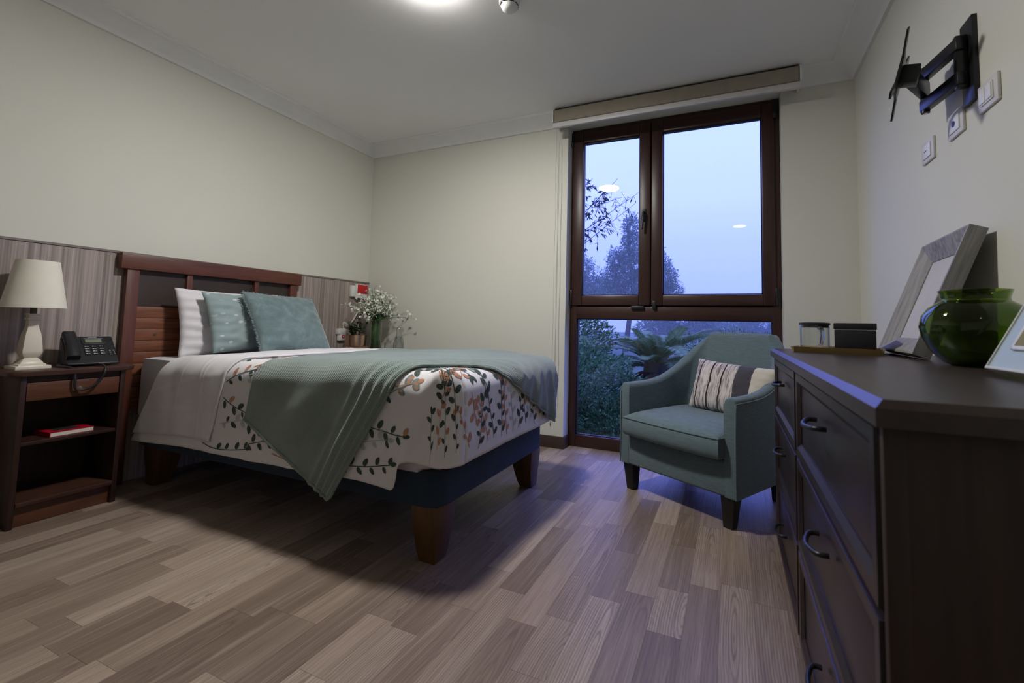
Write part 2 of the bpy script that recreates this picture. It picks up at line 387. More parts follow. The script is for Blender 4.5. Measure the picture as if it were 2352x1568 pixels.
for (x0, x1, g0, g1) in ((-1.126, -.532, -1.043, -.613), (-.526, .270, -.445, .192)):
    s = frame_obj('sash', x0, x1, 1.052, 2.402, g0-x0, x1-g1, 1.128-1.052, 2.402-2.31, YW-.016, YW+.05, win, .008)
    pane(g0-.006, g1+.006, 1.122, 2.316, YW+.014, s)
    bm = bmesh.new()
    for (a, b, c, d) in ((g0-.001, g0+.006, 1.128, 2.31), (g1-.006, g1+.001, 1.128, 2.31), (g0, g1, 1.127, 1.134), (g0, g1, 2.304, 2.311)):
        bx(bm, a, b, YW+.004, YW+.014, c, d)
    finish(bm, 'gasket', M_BLACK, s)
    hx = x0-.004 if x0 < -1 else x1+.004
    for z0, z1 in ((1.06, 1.17), (2.29, 2.40)):
        bm = bmesh.new(); bx(bm, hx-.011, hx+.011, YW-.022, YW+.004, z0, z1, .004); tube(bm, [(hx, YW-.024, z0-.004), (hx, YW-.024, z0+.03)], .009, 10)
        finish(bm, 'hinge', M_BLACK, s, True, 40)
    if x0 < -1:
        hd = box('handle', -.589, -.561, YW-.026, YW-.014, 1.66, 1.75, M_BLACK, s, .004)
        tube_obj('lever', [(-.575, YW-.02, 1.722), (-.575, YW-.05, 1.722), (-.577, YW-.058, 1.71), (-.585, YW-.058, 1.595)], [.009, .009, .010, .009], M_BLACK, hd, 10)
for (a, b) in ((-.665, -.575), (-.515, -.49)):
    box('latch', a, b, YW-.022, YW+.002, 1.026, 1.05 if a < -.55 else 1.085, M_BLACK, win, .003)

# ------------------------------------------------------------------ ceiling lamps, smoke detector
def ceiling_lamp(x, y, r, power, label):
    t = thing('ceiling_lamp', label, 'lamp', (x, y, ZC), 0, 'round ceiling lamps')
    lathe_obj('rim', [(r+.012, 0), (r+.012, -.012), (r+.006, -.018), (r, -.018), (r, 0)], M_WHITEP, t, 48)
    d = lathe_obj('diffuser', [(r-.001, -.004), (r-.001, -.020), (r-.006, -.025), (0, -.026)], emit('lamp_glow', LAMP_COLOR, power), t, 48)
    return t
ceiling_lamp(-1.285, 1.545, .112, LAMP_MAIN, 'round white ceiling lamp glowing above the bed')
ceiling_lamp(.13, -.93, .095, LAMP_ENTRY, 'round white ceiling lamp near the entrance, mirrored in the window')
t = thing('smoke_detector', 'small round white smoke detector with dark slots on the ceiling', 'smoke detector', (-1.005, 1.83, ZC))
lathe_obj('base', [(.052, 0), (.052, -.014), (.046, -.020), (0, -.020)], M_WHITEP, t)
lathe_obj('cap', [(.040, -.020), (.043, -.030), (.038, -.040), (.030, -.047), (.012, -.050), (0, -.050)], M_WHITEP, t)
for i in range(8):
    a = 2*PI*i/8
    bm = bmesh.new(); bx(bm, .036, .0445, -.011, .011, -.029, -.024, mat=Matrix.Rotation(a, 4, 'Z')); finish(bm, 'slot', M_BLACK, t)

# ------------------------------------------------------------------ roller blind
t = thing('roller_blind', 'beige roller blind rolled up in its cassette over the window', 'blind', (-.405, 2.98, 2.345))
bw = .80
MF = fabric('blind_fabric', (.30, .265, .21), weave=500, strength=.1, sheen=0)
bm = bmesh.new(); prism(bm, [(-.07, .040), (-.078, .046), (-.078, .132), (-.070, .138), (-.066, .134), (-.066, .046)], 'X', -bw+.012, bw-.012); finish(bm, 'fascia', MF, t)
box('bottom_bar', -bw+.004, bw-.004, -.082, -.052, 0, .038, plain('blind_bar', (.62, .60, .60), .4), t, .006)
bm = bmesh.new(); tube(bm, [(-bw+.01, -.02, .085), (bw-.01, -.02, .085)], .036, 20); finish(bm, 'fabric_roll', MF, t, True, 40)
for s in (-1, 1): box('end_bracket', s*bw-.006, s*bw+.006, -.080, .09, .045, .142, M_WHITEP, t, .004)
bm = bmesh.new(); bx(bm, -bw+.01, bw-.01, -.062, .088, .140, .150); finish(bm, 'top_channel', M_BLACK, t)
bx0 = -bw-.012
pts = [(bx0, .040, .08)] + [(bx0+.002*math.sin(i), .040, .08-i*.1) for i in range(1, 20)] + [(bx0+.004, .042, -1.96), (bx0+.016, .042, -2.0), (bx0+.028, .042, -1.96)] + [(bx0+.026+.002*math.sin(i), .040, -1.86+i*.1) for i in range(0, 19)]
box('chain_holder', -.843, -.831, .070, .090, -2.166, -2.146, M_WHITEP, t, .003)
tube_obj('bead_chain', pts, .0018, plain('chain_white', (.62, .60, .55), .4), t, 6)

# ------------------------------------------------------------------ headboard
t = thing('headboard', 'reddish-brown wooden headboard with dark upper panels and planked lower part', 'headboard', (-3.062, 1.81, 0))
hx0, hx1 = 0, .042
box('cap_rail', hx0, hx1+.010, -.540, .532, 1.157, 1.243, M_HEAD, t, .004)
for a, b in ((-.508, -.452), (.452, .508)): box('stile', hx0, hx1, a, b, .0, 1.157, M_HEADZ, t, .003)
for a, b in ((-.220, -.190), (.187, .217)): box('mullion', hx0+.006, hx1-.002, a, b, .955, 1.157, M_HEADZ, t, .003)
for a, b in ((-.452, -.220), (-.190, .187), (.217, .452)): box('panel', hx0+.004, hx0+.016, a, b, .955, 1.157, M_HPANEL, t)
z = .955
for i in range(9):
    box('plank', hx0+.006, hx1-.008+(.003 if i == 0 else 0), -.452, .452, z-.0622, z-.0008, M_PLANKR, t, .0022); z -= .0630
bm = bmesh.new(); tube(bm, [(hx1-.010, -.36, .80), (hx1-.002, -.36, .80)], .006, 12); finish(bm, 'bolt', M_CHROME, t, True, 40)

# ------------------------------------------------------------------ bed: base, legs, mattress
def rrect(x0, x1, y0, y1, r, n=8, corners=(1,1,1,1)):
    out = []
    for (cx, cy, a0, k) in ((x1-r, y1-r, 0, 0), (x0+r, y1-r, 90, 1), (x0+r, y0+r, 180, 2), (x1-r, y0+r, 270, 3)):
        if not corners[k]:
            out.append((x1 if k in (0, 3) else x0, y1 if k < 2 else y0)); continue
        for i in range(n+1):
            a = math.radians(a0 + 90*i/n); out.append((cx+r*math.cos(a), cy+r*math.sin(a)))
    return out
bed = thing('bed', 'single bed with navy fabric base, wooden tapered legs and white mattress', 'bed', (0, 0, 0))
bm = bmesh.new(); prism(bm, rrect(-3.0, -1.0, 1.385, 2.37, .065, 10), 'Z', .210, .338)
es = [e for e in bm.edges if abs(e.verts[0].co.z-e.verts[1].co.z) < 1e-5]
bmesh.ops.bevel(bm, geom=es, offset=.006, segments=2, profile=.5, affect='EDGES'); finish(bm, 'base', M_NAVY, bed, True, 35)
def bed_leg(cx, cy, sx_, sy_):
    bm = bmesh.new(); rings = []
    for k in range(9):
        u = k/8; h = .21*(1-u)
        w = .116*(1-.10*max(0, u-.25)-.50*max(0, u-.30)**1.35); bulge = .006*math.sin(PI*min(1, u*1.6))
        xo, yo = cx, cy
        x1_, y1_ = xo + sx_*(bulge*.4 - .012*u), yo + sy_*(bulge*.4 - .012*u)
        x0_, y0_ = x1_ - sx_*(w+bulge*.3), y1_ - sy_*(w+bulge*.3)
        rings.append([bm.verts.new((a, b, h)) for a, b in ((x0_, y0_), (x1_, y0_), (x1_, y1_), (x0_, y1_))])
    for a, b in zip(rings, rings[1:]):
        for i in range(4): bm.faces.new((a[i], a[(i+1) % 4], b[(i+1) % 4], b[i]))
    bm.faces.new(rings[0]); bm.faces.new(rings[-1])
    ed = [e for e in bm.edges if abs(e.verts[0].co.z-e.verts[1].co.z) > .004]
    bmesh.ops.bevel(bm, geom=ed, offset=.004, segments=2, profile=.5, affect='EDGES')
    finish(bm, 'leg', M_LEGW, bed, True, 40)
bed_leg(-1.012, 1.398, 1, -1); bed_leg(-1.012, 2.352, 1, 1); bed_leg(-2.93, 1.398, -1, -1); bed_leg(-2.93, 2.352, -1, 1)
bm = bmesh.new(); prism(bm, rrect(-3.008, -1.03, 1.372, 2.372, .06, 8), 'Z', .338, .672)
es = [e for e in bm.edges if abs(e.verts[0].co.z-e.verts[1].co.z) < 1e-5]
bmesh.ops.bevel(bm, geom=es, offset=.045, segments=5, profile=.5, affect='EDGES'); mt = finish(bm, 'mattress', M_SHEET, bed, True, 60)

# ------------------------------------------------------------------ bed covers: one fold map from flat cloth (x, y) to the bed
XF, YN, YFAR, RR, ZT = -.925, 1.325, 2.405, .085, .700
XC, YCN, YCF = XF-RR, YN+RR, YFAR-RR
def wob(x, y, k=1.0, seed=0.0):
    return (np.sin(7.3*x*k+2.1*y*k+seed) * np.sin(9.1*y*k-3.3*x*k+1.7*seed) + .5*np.sin(17*x*k-11*y*k+seed*2) * np.sin(13*y*k+5*x*k) )*.5
def ztop(x, y):
    return ZT + .018*np.exp(-((x+1.35)/.35)**2) + .006*np.sin(3*x) - .035*np.clip((-2.45-x)/.5, 0, 1)
def fold(x, y, off=0.0, wr=None, flare=.03):
    x = np.asarray(x, float); y = np.asarray(y, float)
    bx_ = np.minimum(x, XC); by_ = np.clip(y, YCN, YCF)
    ox, oy = x-bx_, y-by_; d = np.hypot(ox, oy); dn = np.where(d > 1e-9, d, 1)
    ux, uy = ox/dn, oy/dn; r = RR
    th = np.minimum(d/r, PI/2); rest = np.maximum(d - r*PI/2, 0)
    h = r*np.sin(th) + flare*rest; v = r*(1-np.cos(th)) + rest
    nz = np.cos(th); nh = np.sin(th)
    zt = ztop(bx_, by_)
    o = off + (wr if wr is not None else 0)
    return np.stack([bx_ + ux*(h+nh*o), by_ + uy*(h+nh*o), zt - v + nz*o], -1)
def duvet_wr(x, y):
    d = np.hypot(np.maximum(x-XC, 0), np.maximum(YCN-y, 0))
    w = .006*wob(x, y, .8) + .0025*wob(x, y, 2.3, 2)
    w = w + np.clip(d/.3, 0, 1)*.007*wob(x*1.4, y*.35, 1.5, 5)
    cy_ = np.maximum(YCN-y, 0); xe = XC + .035 - .150*np.clip(cy_/.45, 0, 1)          # slanting edge of the free-hanging side flap
    side = np.where(cy_ > 0, np.clip(cy_/.12, 0, 1), 0); t_ = 1/(1+np.exp(np.clip((x-xe)/.006, -50, 50)))
    w = w + side*(t_*.016*np.exp(-np.maximum(xe-x, 0)/.22) - (1-t_)*.020*np.exp(-np.maximum(x-xe-.10, 0)/.06))
    bump_ = .020*np.exp(-(((x-(XC+.03))/.045)**2 + ((y-(YCN-.03))/.05)**2)); return w + bump_
def duvet_left(y): return np.where(y > YCN, -2.60, -2.60 - .27*(YCN-y)/.4735)
DN, DF, DFAR = .4735, .372, .40
def dnear(x): return DF + (DN - .018*np.clip((-1.7-x)/1.2, 0, 1) - DF)/(1+np.exp(np.clip((x+1.125)/.004, -50, 50)))
M_DUV = fabric('white_printed_cotton', (.74, .73, .745), weave=700, strength=.1, var=.025, sheen=.1)
def build_duvet():
    bm = bmesh.new()
    def add(P):
        n, k = P.shape[:2]; V = [[bm.verts.new(P[i, j]) for j in range(k)] for i in range(n)]
        for i in range(n-1):
            for j in range(k-1): bm.faces.new((V[i][j], V[i+1][j], V[i+1][j+1], V[i][j+1]))
    F = lambda X, Y: fold(X, Y, .008, duvet_wr(X, Y))
    ys = np.concatenate([np.linspace(YCN-DN, YCN, 44)[:-1], np.linspace(YCN, YCF, 36), np.linspace(YCF, YCF+DFAR, 16)[1:]])
    a = np.concatenate([np.linspace(0, .88, 72)[:-1], np.linspace(.88, .97, 34)[:-1], np.linspace(.97, 1, 5)])
    Y, A = np.meshgrid(ys, a, indexing='xy'); L = duvet_left(Y); X = L + (XC-L)*A
    k = np.where(Y < YCN, dnear(X)/DN, 1); Y = np.where(Y < YCN, YCN-(YCN-Y)*k, Y); add(F(X, Y))
    Y, X = np.meshgrid(np.linspace(YCN, YCF, 36), np.linspace(XC, XC+DF, 26)); add(F(X, Y))
    T, D = np.meshgrid(np.linspace(0, PI/2, 30), np.linspace(0, 1, 44))
    Dd = D*DF; add(F(XC+Dd*np.sin(T), YCN-Dd*np.cos(T)))
    T, D = np.meshgrid(np.linspace(0, PI/2, 14), np.linspace(0, 1, 26)); dm = DF+(DFAR-DF)*(1-T/(PI/2)); Dd = D*dm
    add(F(XC+Dd*np.sin(T), YCF+Dd*np.cos(T)))
    bmesh.ops.remove_doubles(bm, verts=bm.verts, dist=.0008)
    o = finish(bm, 'duvet', M_DUV, None, True)
    me = o.data
    # normals face outward
    c = sum((p.normal.z for p in me.polygons if p.center.z > .69), 0)
    if c < 0: me.flip_normals()
    md = o.modifiers.new('thick', 'SOLIDIFY'); md.thickness = .012; md.offset = -1
    return tag(o, 'white duvet printed with green and orange leafy vines on the bed', 'duvet')
duvet = build_duvet()
# folded-back white reverse of the duvet at the head end
ys = np.concatenate([np.linspace(YCN-DN+.062, YCN, 34)[:-1], np.linspace(YCN, YCF, 30), np.linspace(YCF, YCF+.3, 12)[1:]])
Y, A = np.meshgrid(ys, np.linspace(0, 1, 90)); L = duvet_left(Y)-.004; R_ = -2.12 - .09*np.clip((YCN-Y)/.4, 0, 1); X = L+(R_-L)*A
wr = duvet_wr(X, Y) + .0035*wob(X, Y*.6, 3.2, 9) + .004*np.exp(-((X-(R_-.012))/.010)**2) + .003*np.sin(34*X+3*Y)*np.clip((YCN-Y)/.2, 0, 1)
for xc0, sl_ in ((-2.46, .20), (-2.445, .20), (-2.30, .05), (-2.36, -.25)): wr = wr + .0032*np.exp(-((X-(xc0-sl_*np.clip(YCN-Y, 0, 1)))/.0045)**2)
wr = wr + .003*np.exp(-((Y-1.12)/.004)**2)*(X < -2.35) + .0025*np.exp(-((Y-1.26-.2*(X+2.4))/.006)**2)
P = fold(X, Y, .017, wr)
M_FOLDW = fabric('white_duvet_reverse', (.70, .69, .71), weave=400, strength=.12, var=.05, sheen=.1, vs=9)
grid_mesh('turned_back_fold', P[:, ::-1], M_FOLDW, duvet, solid=.007)
# printed vines: thin colour patches lying on the duvet cloth
PM_COL = [plain('print_dark_green', (.045, .070, .062), .85, var=.3, vscale=60), plain('print_grey_green', (.20, .26, .24), .85, var=.2, vscale=60),
          plain('print_orange', (.50, .25, .155), .85, var=.25, vscale=60), plain('print_pale', (.46, .50, .50), .85, var=.1, vscale=60)]
def build_print():
    V, Fc, Mi = [], [], []
    def patch(pts2, mi):
        pts2 = np.array(pts2); c = pts2.mean(0); allp = np.vstack([c[None], pts2])
        Q = fold(allp[:, 0], allp[:, 1], .0095, duvet_wr(allp[:, 0], allp[:, 1])); b = len(V); V.extend(Q.tolist()); n = len(pts2)
        for i in range(n): Fc.append((b, b+1+i, b+1+(i+1) % n)); Mi.append(mi)
    def leaf(px, py, ang, ln, wd, mi):
        pts = []
        for k in range(10):
            a = 2*PI*k/10; u = (1-math.cos(a))/2; w = math.sin(a)*wd*.5*(1 - .35*(u-.5))
            pts.append((px+math.cos(ang)*u*ln - math.sin(ang)*w, py+math.sin(ang)*u*ln + math.cos(ang)*w))
        patch(pts, mi)
    def ok(x, y):
        if (x < -2.16 and y > YCN-DN+.05) or x > XC+DF-.01 or y < YCN-float(dnear(x))+.012 or y > YCF: return False
        cx_, cy_ = max(x-XC, 0), max(YCN-y, 0)
        return cx_ <= 0 or math.hypot(cx_, cy_) < DF - .015
    def vine(x, y, ang, length, scheme, curl):
        step = .016; n = int(length/step); pts = []
        for i in range(n):
            if not ok(x, y): break
            pts.append((x, y, ang)); x += step*math.cos(ang); y += step*math.sin(ang); ang += curl*step + rnd.uniform(-.03, .03)
        sc_ = {0: 0, 1: 1, 2: 2, 3: 3}[scheme]
        for (a, b) in zip(pts, pts[1:]):
            w = .0019; nx, ny = -math.sin(a[2])*w, math.cos(a[2])*w
            patch([(a[0]+nx, a[1]+ny), (b[0]+nx, b[1]+ny), (b[0]-nx, b[1]-ny), (a[0]-nx, a[1]-ny)], sc_)
        side = 1
        for i, (a, b, an) in enumerate(pts):
            if i % 2 == 1 and i > 0:
                side = -side; ln = rnd.uniform(.026, .042); mi = sc_
                if rnd.random() < .12: mi = 2 if sc_ == 0 else 0
                an2 = an + side*rnd.uniform(.7, 1.1); stem = .006
                lx, ly = a+math.cos(an2)*stem, b+math.sin(an2)*stem
                if ok(lx, ly) and ok(lx+math.cos(an2)*ln, ly+math.sin(an2)*ln): leaf(lx, ly, an2, ln, ln*.58, mi)
        if pts and ok(pts[-1][0]+.03*math.cos(pts[-1][2]), pts[-1][1]+.03*math.sin(pts[-1][2])): leaf(*pts[-1], .030, .017, sc_)
    # foot panel: vines rising from the hem
    for i, (yy, sc0, ln, an) in enumerate(((YCN+.03, 2, .20, .5), (YCN+.10, 0, .42, -.15), (YCN+.17, 2, .20, .3), (YCN+.22, 0, .30, .2), (YCN+.29, 0, .46, -.05), (YCN+.34, 2, .33, .15), (YCN+.40, 3, .40, .1), (YCN+.45, 0, .42, -.2),
            (YCN+.52, 0, .40, .1), (YCN+.57, 3, .34, -.1), (YCN+.62, 0, .36, .15), (YCN+.68, 2, .30, -.1), (YCN+.73, 0, .33, -.2), (YCN+.80, 0, .30, .1), (YCN+.86, 1, .25, .1))):
        vine(XC+DF-.025-rnd.uniform(0, .03), yy, PI+an, ln, sc0, rnd.uniform(-1.0, 1.0))
    for (x_, y_, an, ln, sc0, cu) in ((XC+.06, YCN+.02, 2.2, .16, 2, 2.0), (XC+.02, YCN+.16, 2.6, .20, 0, 1.5), (XC+.12, YCN+.05, .3, .14, 2, 1), (XC+.05, YCN+.30, PI, .2, 3, 1.0), (XC+.13, YCN-.28, 1.9, .30, 2, .3), (XC+.22, YCN-.25, 2.25, .40, 0, .4), (XC+.29, YCN-.14, 2.6, .38, 0, .5), (XC+.03, YCN-.33, 1.7, .16, 0, .3)): vine(x_, y_, an, ln, sc0, cu)
    # near side: vines running along the bed
    for (x_, y_, an, ln, sc0, cu) in ((-2.15, 1.20, -.45, .32, 0, 1.6), (-2.28, .985, -.25, .34, 0, 1.6), (-1.97, 1.005, .30, .42, 0, -1.9), (-2.12, 1.37, .9, .42, 0, -1.2), (-2.02, 1.30, .2, .25, 3, 1.5), (-2.0, 1.34, .5, .22, 2, 1), (-1.8, .985, -.2, .3, 2, 1),
            (-2.75, .962, .2, .22, 0, -1.2), (-2.50, .960, .1, .2, 0, 1.2), (-2.08, 1.55, .7, .40, 0, .8), (-2.05, 1.9, .4, .3, 0, -1), (-2.14, 1.27, .5, .26, 0, -1.5), (-2.16, 1.08, .25, .26, 3, -1.2), (-2.10, 1.44, .1, .22, 1, 1.2), (-1.98, 1.10, -.2, .2, 0, 1.4), (-2.06, 1.70, .9, .3, 0, -.8), (-2.14, 1.40, 1.3, .3, 2, -.6), (-1.34, 1.16, -.3, .26, 0, 1.8), (-1.40, .985, .0, .28, 0, .9), (-1.33, 1.07, .3, .18, 3, -1), (-1.22, 1.26, .4, .16, 1, 1.0),
            (-1.16, 1.30, .2, .12, 2, 1.0), (-1.13, 1.37, .7, .25, 0, -.5), (-1.08, 1.42, 1.0, .18, 1, .5), (-1.25, 1.34, .2, .2, 0, 1.4)): vine(x_, y_, an, ln, sc0, cu)
    me = bpy.data.meshes.new('printed_vines'); me.from_pydata(V, [], Fc); me.update()
    for mm in PM_COL: me.materials.append(mm)
    me.polygons.foreach_set('material_index', Mi); o = link('printed_vines', me, None, duvet)
    tag(o, 'green, grey and orange leafy vine print')
build_print()

# throw blanket, laid diagonally over the foot
def m_throw():
    t = NT('sage_waffle_throw'); uv = t.n('TexCoord')
    mp = t.n('Mapping'); mp.inputs['Scale'].default_value = (1, 1, 1); mp.inputs['Rotation'].default_value = (0, 0, math.radians(30)); t.l(uv.outputs['UV'], mp.inputs[0])
    w1 = t.n('TexWave', wave_type='BANDS', bands_direction='X'); w2 = t.n('TexWave', wave_type='BANDS', bands_direction='Y')
    for wv in (w1, w2): wv.inputs['Scale'].default_value = 56; wv.inputs['Distortion'].default_value = .8; wv.inputs['Detail Scale'].default_value = 4; t.l(mp.outputs[0], wv.inputs[0])
    mu = t.n('Math', operation='MULTIPLY'); t.l(w1.outputs['Fac'], mu.inputs[0]); t.l(w2.outputs['Fac'], mu.inputs[1])
    nz = t.noise(mp.outputs[0], 7, 4)
    c = t.mix(t.ramp(mu.outputs[0], [(0, (0,)*3), (.6, (1,)*3)]), t.ramp(nz, [(.3, (.15, .20, .18)), (.7, (.185, .24, .218))]), t.ramp(nz, [(.3, (.27, .345, .325)), (.7, (.33, .41, .39))]))
    t.l(c, t.b.inputs['Base Color']); t.b.inputs['Roughness'].default_value = .9; t.b.inputs['Sheen Weight'].default_value = .45; t.b.inputs['Specular IOR Level'].default_value = .15
    t.bump(mu.outputs[0], .6, .004); return t.m
M_THROW = m_throw()
def build_throw():
    A, B, C, D = [np.array(p) for p in ((-1.978, 1.118), (-1.42, .852), (-.640, 2.235), (-2.30, 2.72))]
    n, k = 110, 130
    a = np.linspace(0, 1, n); b = np.linspace(0, 1, k); Aa, Bb = np.meshgrid(a, b, indexing='ij')
    # a: from left edge A-D to right edge B-C ; b: from hem A-B to far edge D-C
    left = A[None]+(D-A)[None]*b[:, None]; left[:, 0] += .20*np.sin(PI*b)*(1-b)**.5*.95; right = B[None]+(C-B)[None]*b[:, None]
    Q = left[None]*(1-Aa[..., None]) + right[None]*Aa[..., None]
    Q[..., 1] += .22*np.sin(PI*Aa)*np.clip(Bb-.5, 0, 1)*2          # far edge bows out over the far side
    hemw = .003*np.sin(15*Aa)*(1-Bb)**6; Q[..., 1] += hemw
    X, Y = Q[..., 0], Q[..., 1]
    e = (C-B)/np.linalg.norm(C-B); nrm = np.array([-e[1], e[0]])
    dist = (X-B[0])*nrm[0] + (Y-B[1])*nrm[1]                       # distance inwards from the right edge
    along = (X-B[0])*e[0] + (Y-B[1])*e[1]
    dr = np.maximum(YCN-Y, 0)
    hang = np.clip(dr/.30, 0, 1)
    wr = duvet_wr(X, Y)*.7 + .003*wob(X, Y, 1.7, 4)
    for q, s, h in ((.012, .010, .012), (.042, .012, .014), (.076, .014, .015), (.118, .018, .010)):
        q2 = q*(1+.25*np.sin(3*along)); wr = wr + h*np.exp(-((dist-q2)/s)**2)*(.55+.45*np.clip(1.2-along, 0, 1))
    ph = dist*21 + 2.0*np.sin(along*3.0) - along*2.5
    edgek = np.clip((Aa-.02)/.22, 0, 1)*np.clip(Bb/.12, .15, 1)
    wr = wr + hang*.013*np.maximum(np.sin(ph), -.5)*np.clip(dist/.12, 0, 1)*edgek + .004*np.sin(dist*22+along*5)*np.clip(1-hang, 0, 1)*.6
    foot = np.clip(np.maximum(X-XC, 0)/.25, 0, 1); wr = wr + foot*.008*np.sin(Y*58+4*np.sin(X*7)) + foot*.006*np.sin(Y*31)
    P = fold(X, Y, .019, wr, flare=.06)
    keep = grid_mesh('throw_blanket', P, M_THROW, None, uv=Q, solid=.009)
    me = keep.data
    if sum(p.normal.z for p in me.polygons if p.center.z > .68) < 0: me.flip_normals()
    tag(keep, 'sage green waffle throw blanket draped diagonally over the foot of the bed', 'blanket')
    # hem band along the lower edge and right edge
    M_HEM = fabric('sage_hem', (.20, .255, .225), weave=500, strength=.2, sheen=.3)
    edge = [P[i, 0] for i in range(n)] + [P[-1, j] for j in range(1, k)]
    tube_obj('hem', [tuple(p) for p in edge[::2]], .0055, M_HEM, keep, 6)
build_throw()

# ------------------------------------------------------------------ pillows
def pillow_mesh(w, h, tck, seed=0, wrk=.006, pinch=.06, n=44, gather=0.0):
    u = np.linspace(-1, 1, n); U, V = np.meshgrid(u, u, indexing='ij')
    prof = np.clip(1-np.abs(U)**3.0, 0, 1)**.55 * np.clip(1-np.abs(V)**3.0, 0, 1)**.55
    sx_ = 1 - pinch*(1-U**2)*0 - pinch*np.clip(1-V**2, 0, 1)*np.abs(U); sy_ = 1 - pinch*np.clip(1-U**2, 0, 1)*np.abs(V)
    X = U*w/2*(1-pinch*.9*(1-V**2)*np.abs(U)**3); Z = V*h/2*(1-pinch*.9*(1-U**2)*np.abs(V)**3)
    wv = wrk*(wob(X*3, Z*3, 1.7, seed)+.6*wob(X*7, Z*5, 1.6, seed+3))*prof
    edge = np.clip(np.abs(U)-.45, 0, 1)/.55
    wv = wv + gather*np.sin(V*23+seed+3*U)*edge*np.clip(1-np.abs(U)**8, 0, 1)*.8
    top = np.stack([X, -prof*tck/2 - wv, Z], -1); bot = np.stack([X, prof*tck/2 + wv*.6, Z], -1)
    bm = bmesh.new()
    for G, fl_ in ((top, False), (bot, True)):
        Vv = [[bm.verts.new(G[i, j]) for j in range(n)] for i in range(n)]
        for i in range(n-1):
            for j in range(n-1):
                q = (Vv[i][j], Vv[i+1][j], Vv[i+1][j+1], Vv[i][j+1]); bm.faces.new(q[::-1] if fl_ else q)
    bmesh.ops.remove_doubles(bm, verts=bm.verts, dist=1e-5)
    return bm
def pillow(name, label, w, h, tck, centre, face, lean, rollz, mat, seed, **kw):
    # local -Y is the front of the pillow; face = heading of the front, lean = backward tilt
    bm = pillow_mesh(w, h, tck, seed, **kw); o = finish(bm, name, mat, None, True)
    o.matrix_world = Matrix.Translation(centre) @ Matrix.Rotation(face+PI/2, 4, 'Z') @ Matrix.Rotation(-lean, 4, 'X') @ Matrix.Rotation(rollz, 4, 'Y')
    return tag(o, label, 'pillow' if 'cushion' not in name else 'cushion', 'pillows and cushion on the bed')
pillow('pillow', 'plain white pillow standing against the headboard', .62, .40, .13, (-2.890, 1.79, .872), 0, math.radians(12), 0, M_WPILL, 1, wrk=.011, gather=.010)
def m_dots():
    t = NT('sage_leaf_dot_cotton'); v = t.coords('Object', (1, 0, 1.5))
    vo = t.n('TexVoronoi', Scale=19.0); t.l(v, vo.inputs['Vector']); d = vo.outputs['Distance']
    rs = t.noise(v, 3, 2)
    ms = t.n('Math', operation='MULTIPLY'); t.l(t.ramp(d, [(.22, (1,)*3), (.26, (0,)*3)]), ms.inputs[0]); t.l(t.ramp(rs, [(.40, (0,)*3), (.45, (1,)*3)]), ms.inputs[1])
    c = t.mix(ms.outputs[0], (.265, .345, .35), (.52, .58, .585)); t.l(c, t.b.inputs['Base Color'])
    t.b.inputs['Roughness'].default_value = .85; t.b.inputs['Sheen Weight'].default_value = .15; t.bump(t.noise(v, 600, 2), .1, .001); return t.m
p2 = pillow('pillow', 'pale sage pillow with scattered light leaf dots, between white pillow and cushion', .58, .37, .12, (-2.765, 1.855, .880), 0, math.radians(20), math.radians(-1), m_dots(), 5, wrk=.012, gather=.010)
def m_velvet():
    t = NT('sage_velvet'); v = t.coords('Object'); a = t.noise(v, 9, 5, .65, 1.2)
    c = t.ramp(a, [(.30, (.11, .16, .165)), (.5, (.15, .21, .218)), (.72, (.22, .29, .30))]); t.l(c, t.b.inputs['Base Color'])
    t.b.inputs['Roughness'].default_value = .85; t.b.inputs['Sheen Weight'].default_value = .8; t.b.inputs['Sheen Roughness'].default_value = .4; t.b.inputs['Specular IOR Level'].default_value = .1
    t.bump(t.noise(v, 26, 4, .6, .6), .25, .006); return t.m
p3 = pillow('velvet_cushion', 'square sage velvet cushion with frayed edges, frontmost on the bed',   .475, .43, .14, (-2.615, 1.965, .872), 0, math.radians(33), math.radians(2), m_velvet(), 8, wrk=.007, pinch=.05, gather=.007)
bm = bmesh.new(); rf = random.Random(3)      # frayed edge of the cushion
for i in range(640):
    s = i/640*4; k = int(s); u = (s-k)*2-1; w_, h_ = .475/2, .43/2
    x_, z_ = ((u*w_, h_), (w_, -u*h_), (-u*w_, -h_), (-w_, u*h_))[k]
    dx_, dz_ = ((0, 1), (1, 0), (0, -1), (-1, 0))[k]; pin = 1-.05*.9*(1-u*u)
    x_, z_ = (x_*pin, z_) if k % 2 else (x_, z_*pin)
    ln = rf.uniform(.007, .015); a, b = rf.uniform(-.006, .006), rf.uniform(-.006, .006)
    tube(bm, [(x_-dx_*.003, 0, z_-dz_*.003), (x_+dx_*ln+a*abs(dz_), b, z_+dz_*ln+a*abs(dx_))], .0014, 3, False)
finish(bm, 'fringe', fabric('sage_fringe', (.20, .26, .28), weave=500), p3)

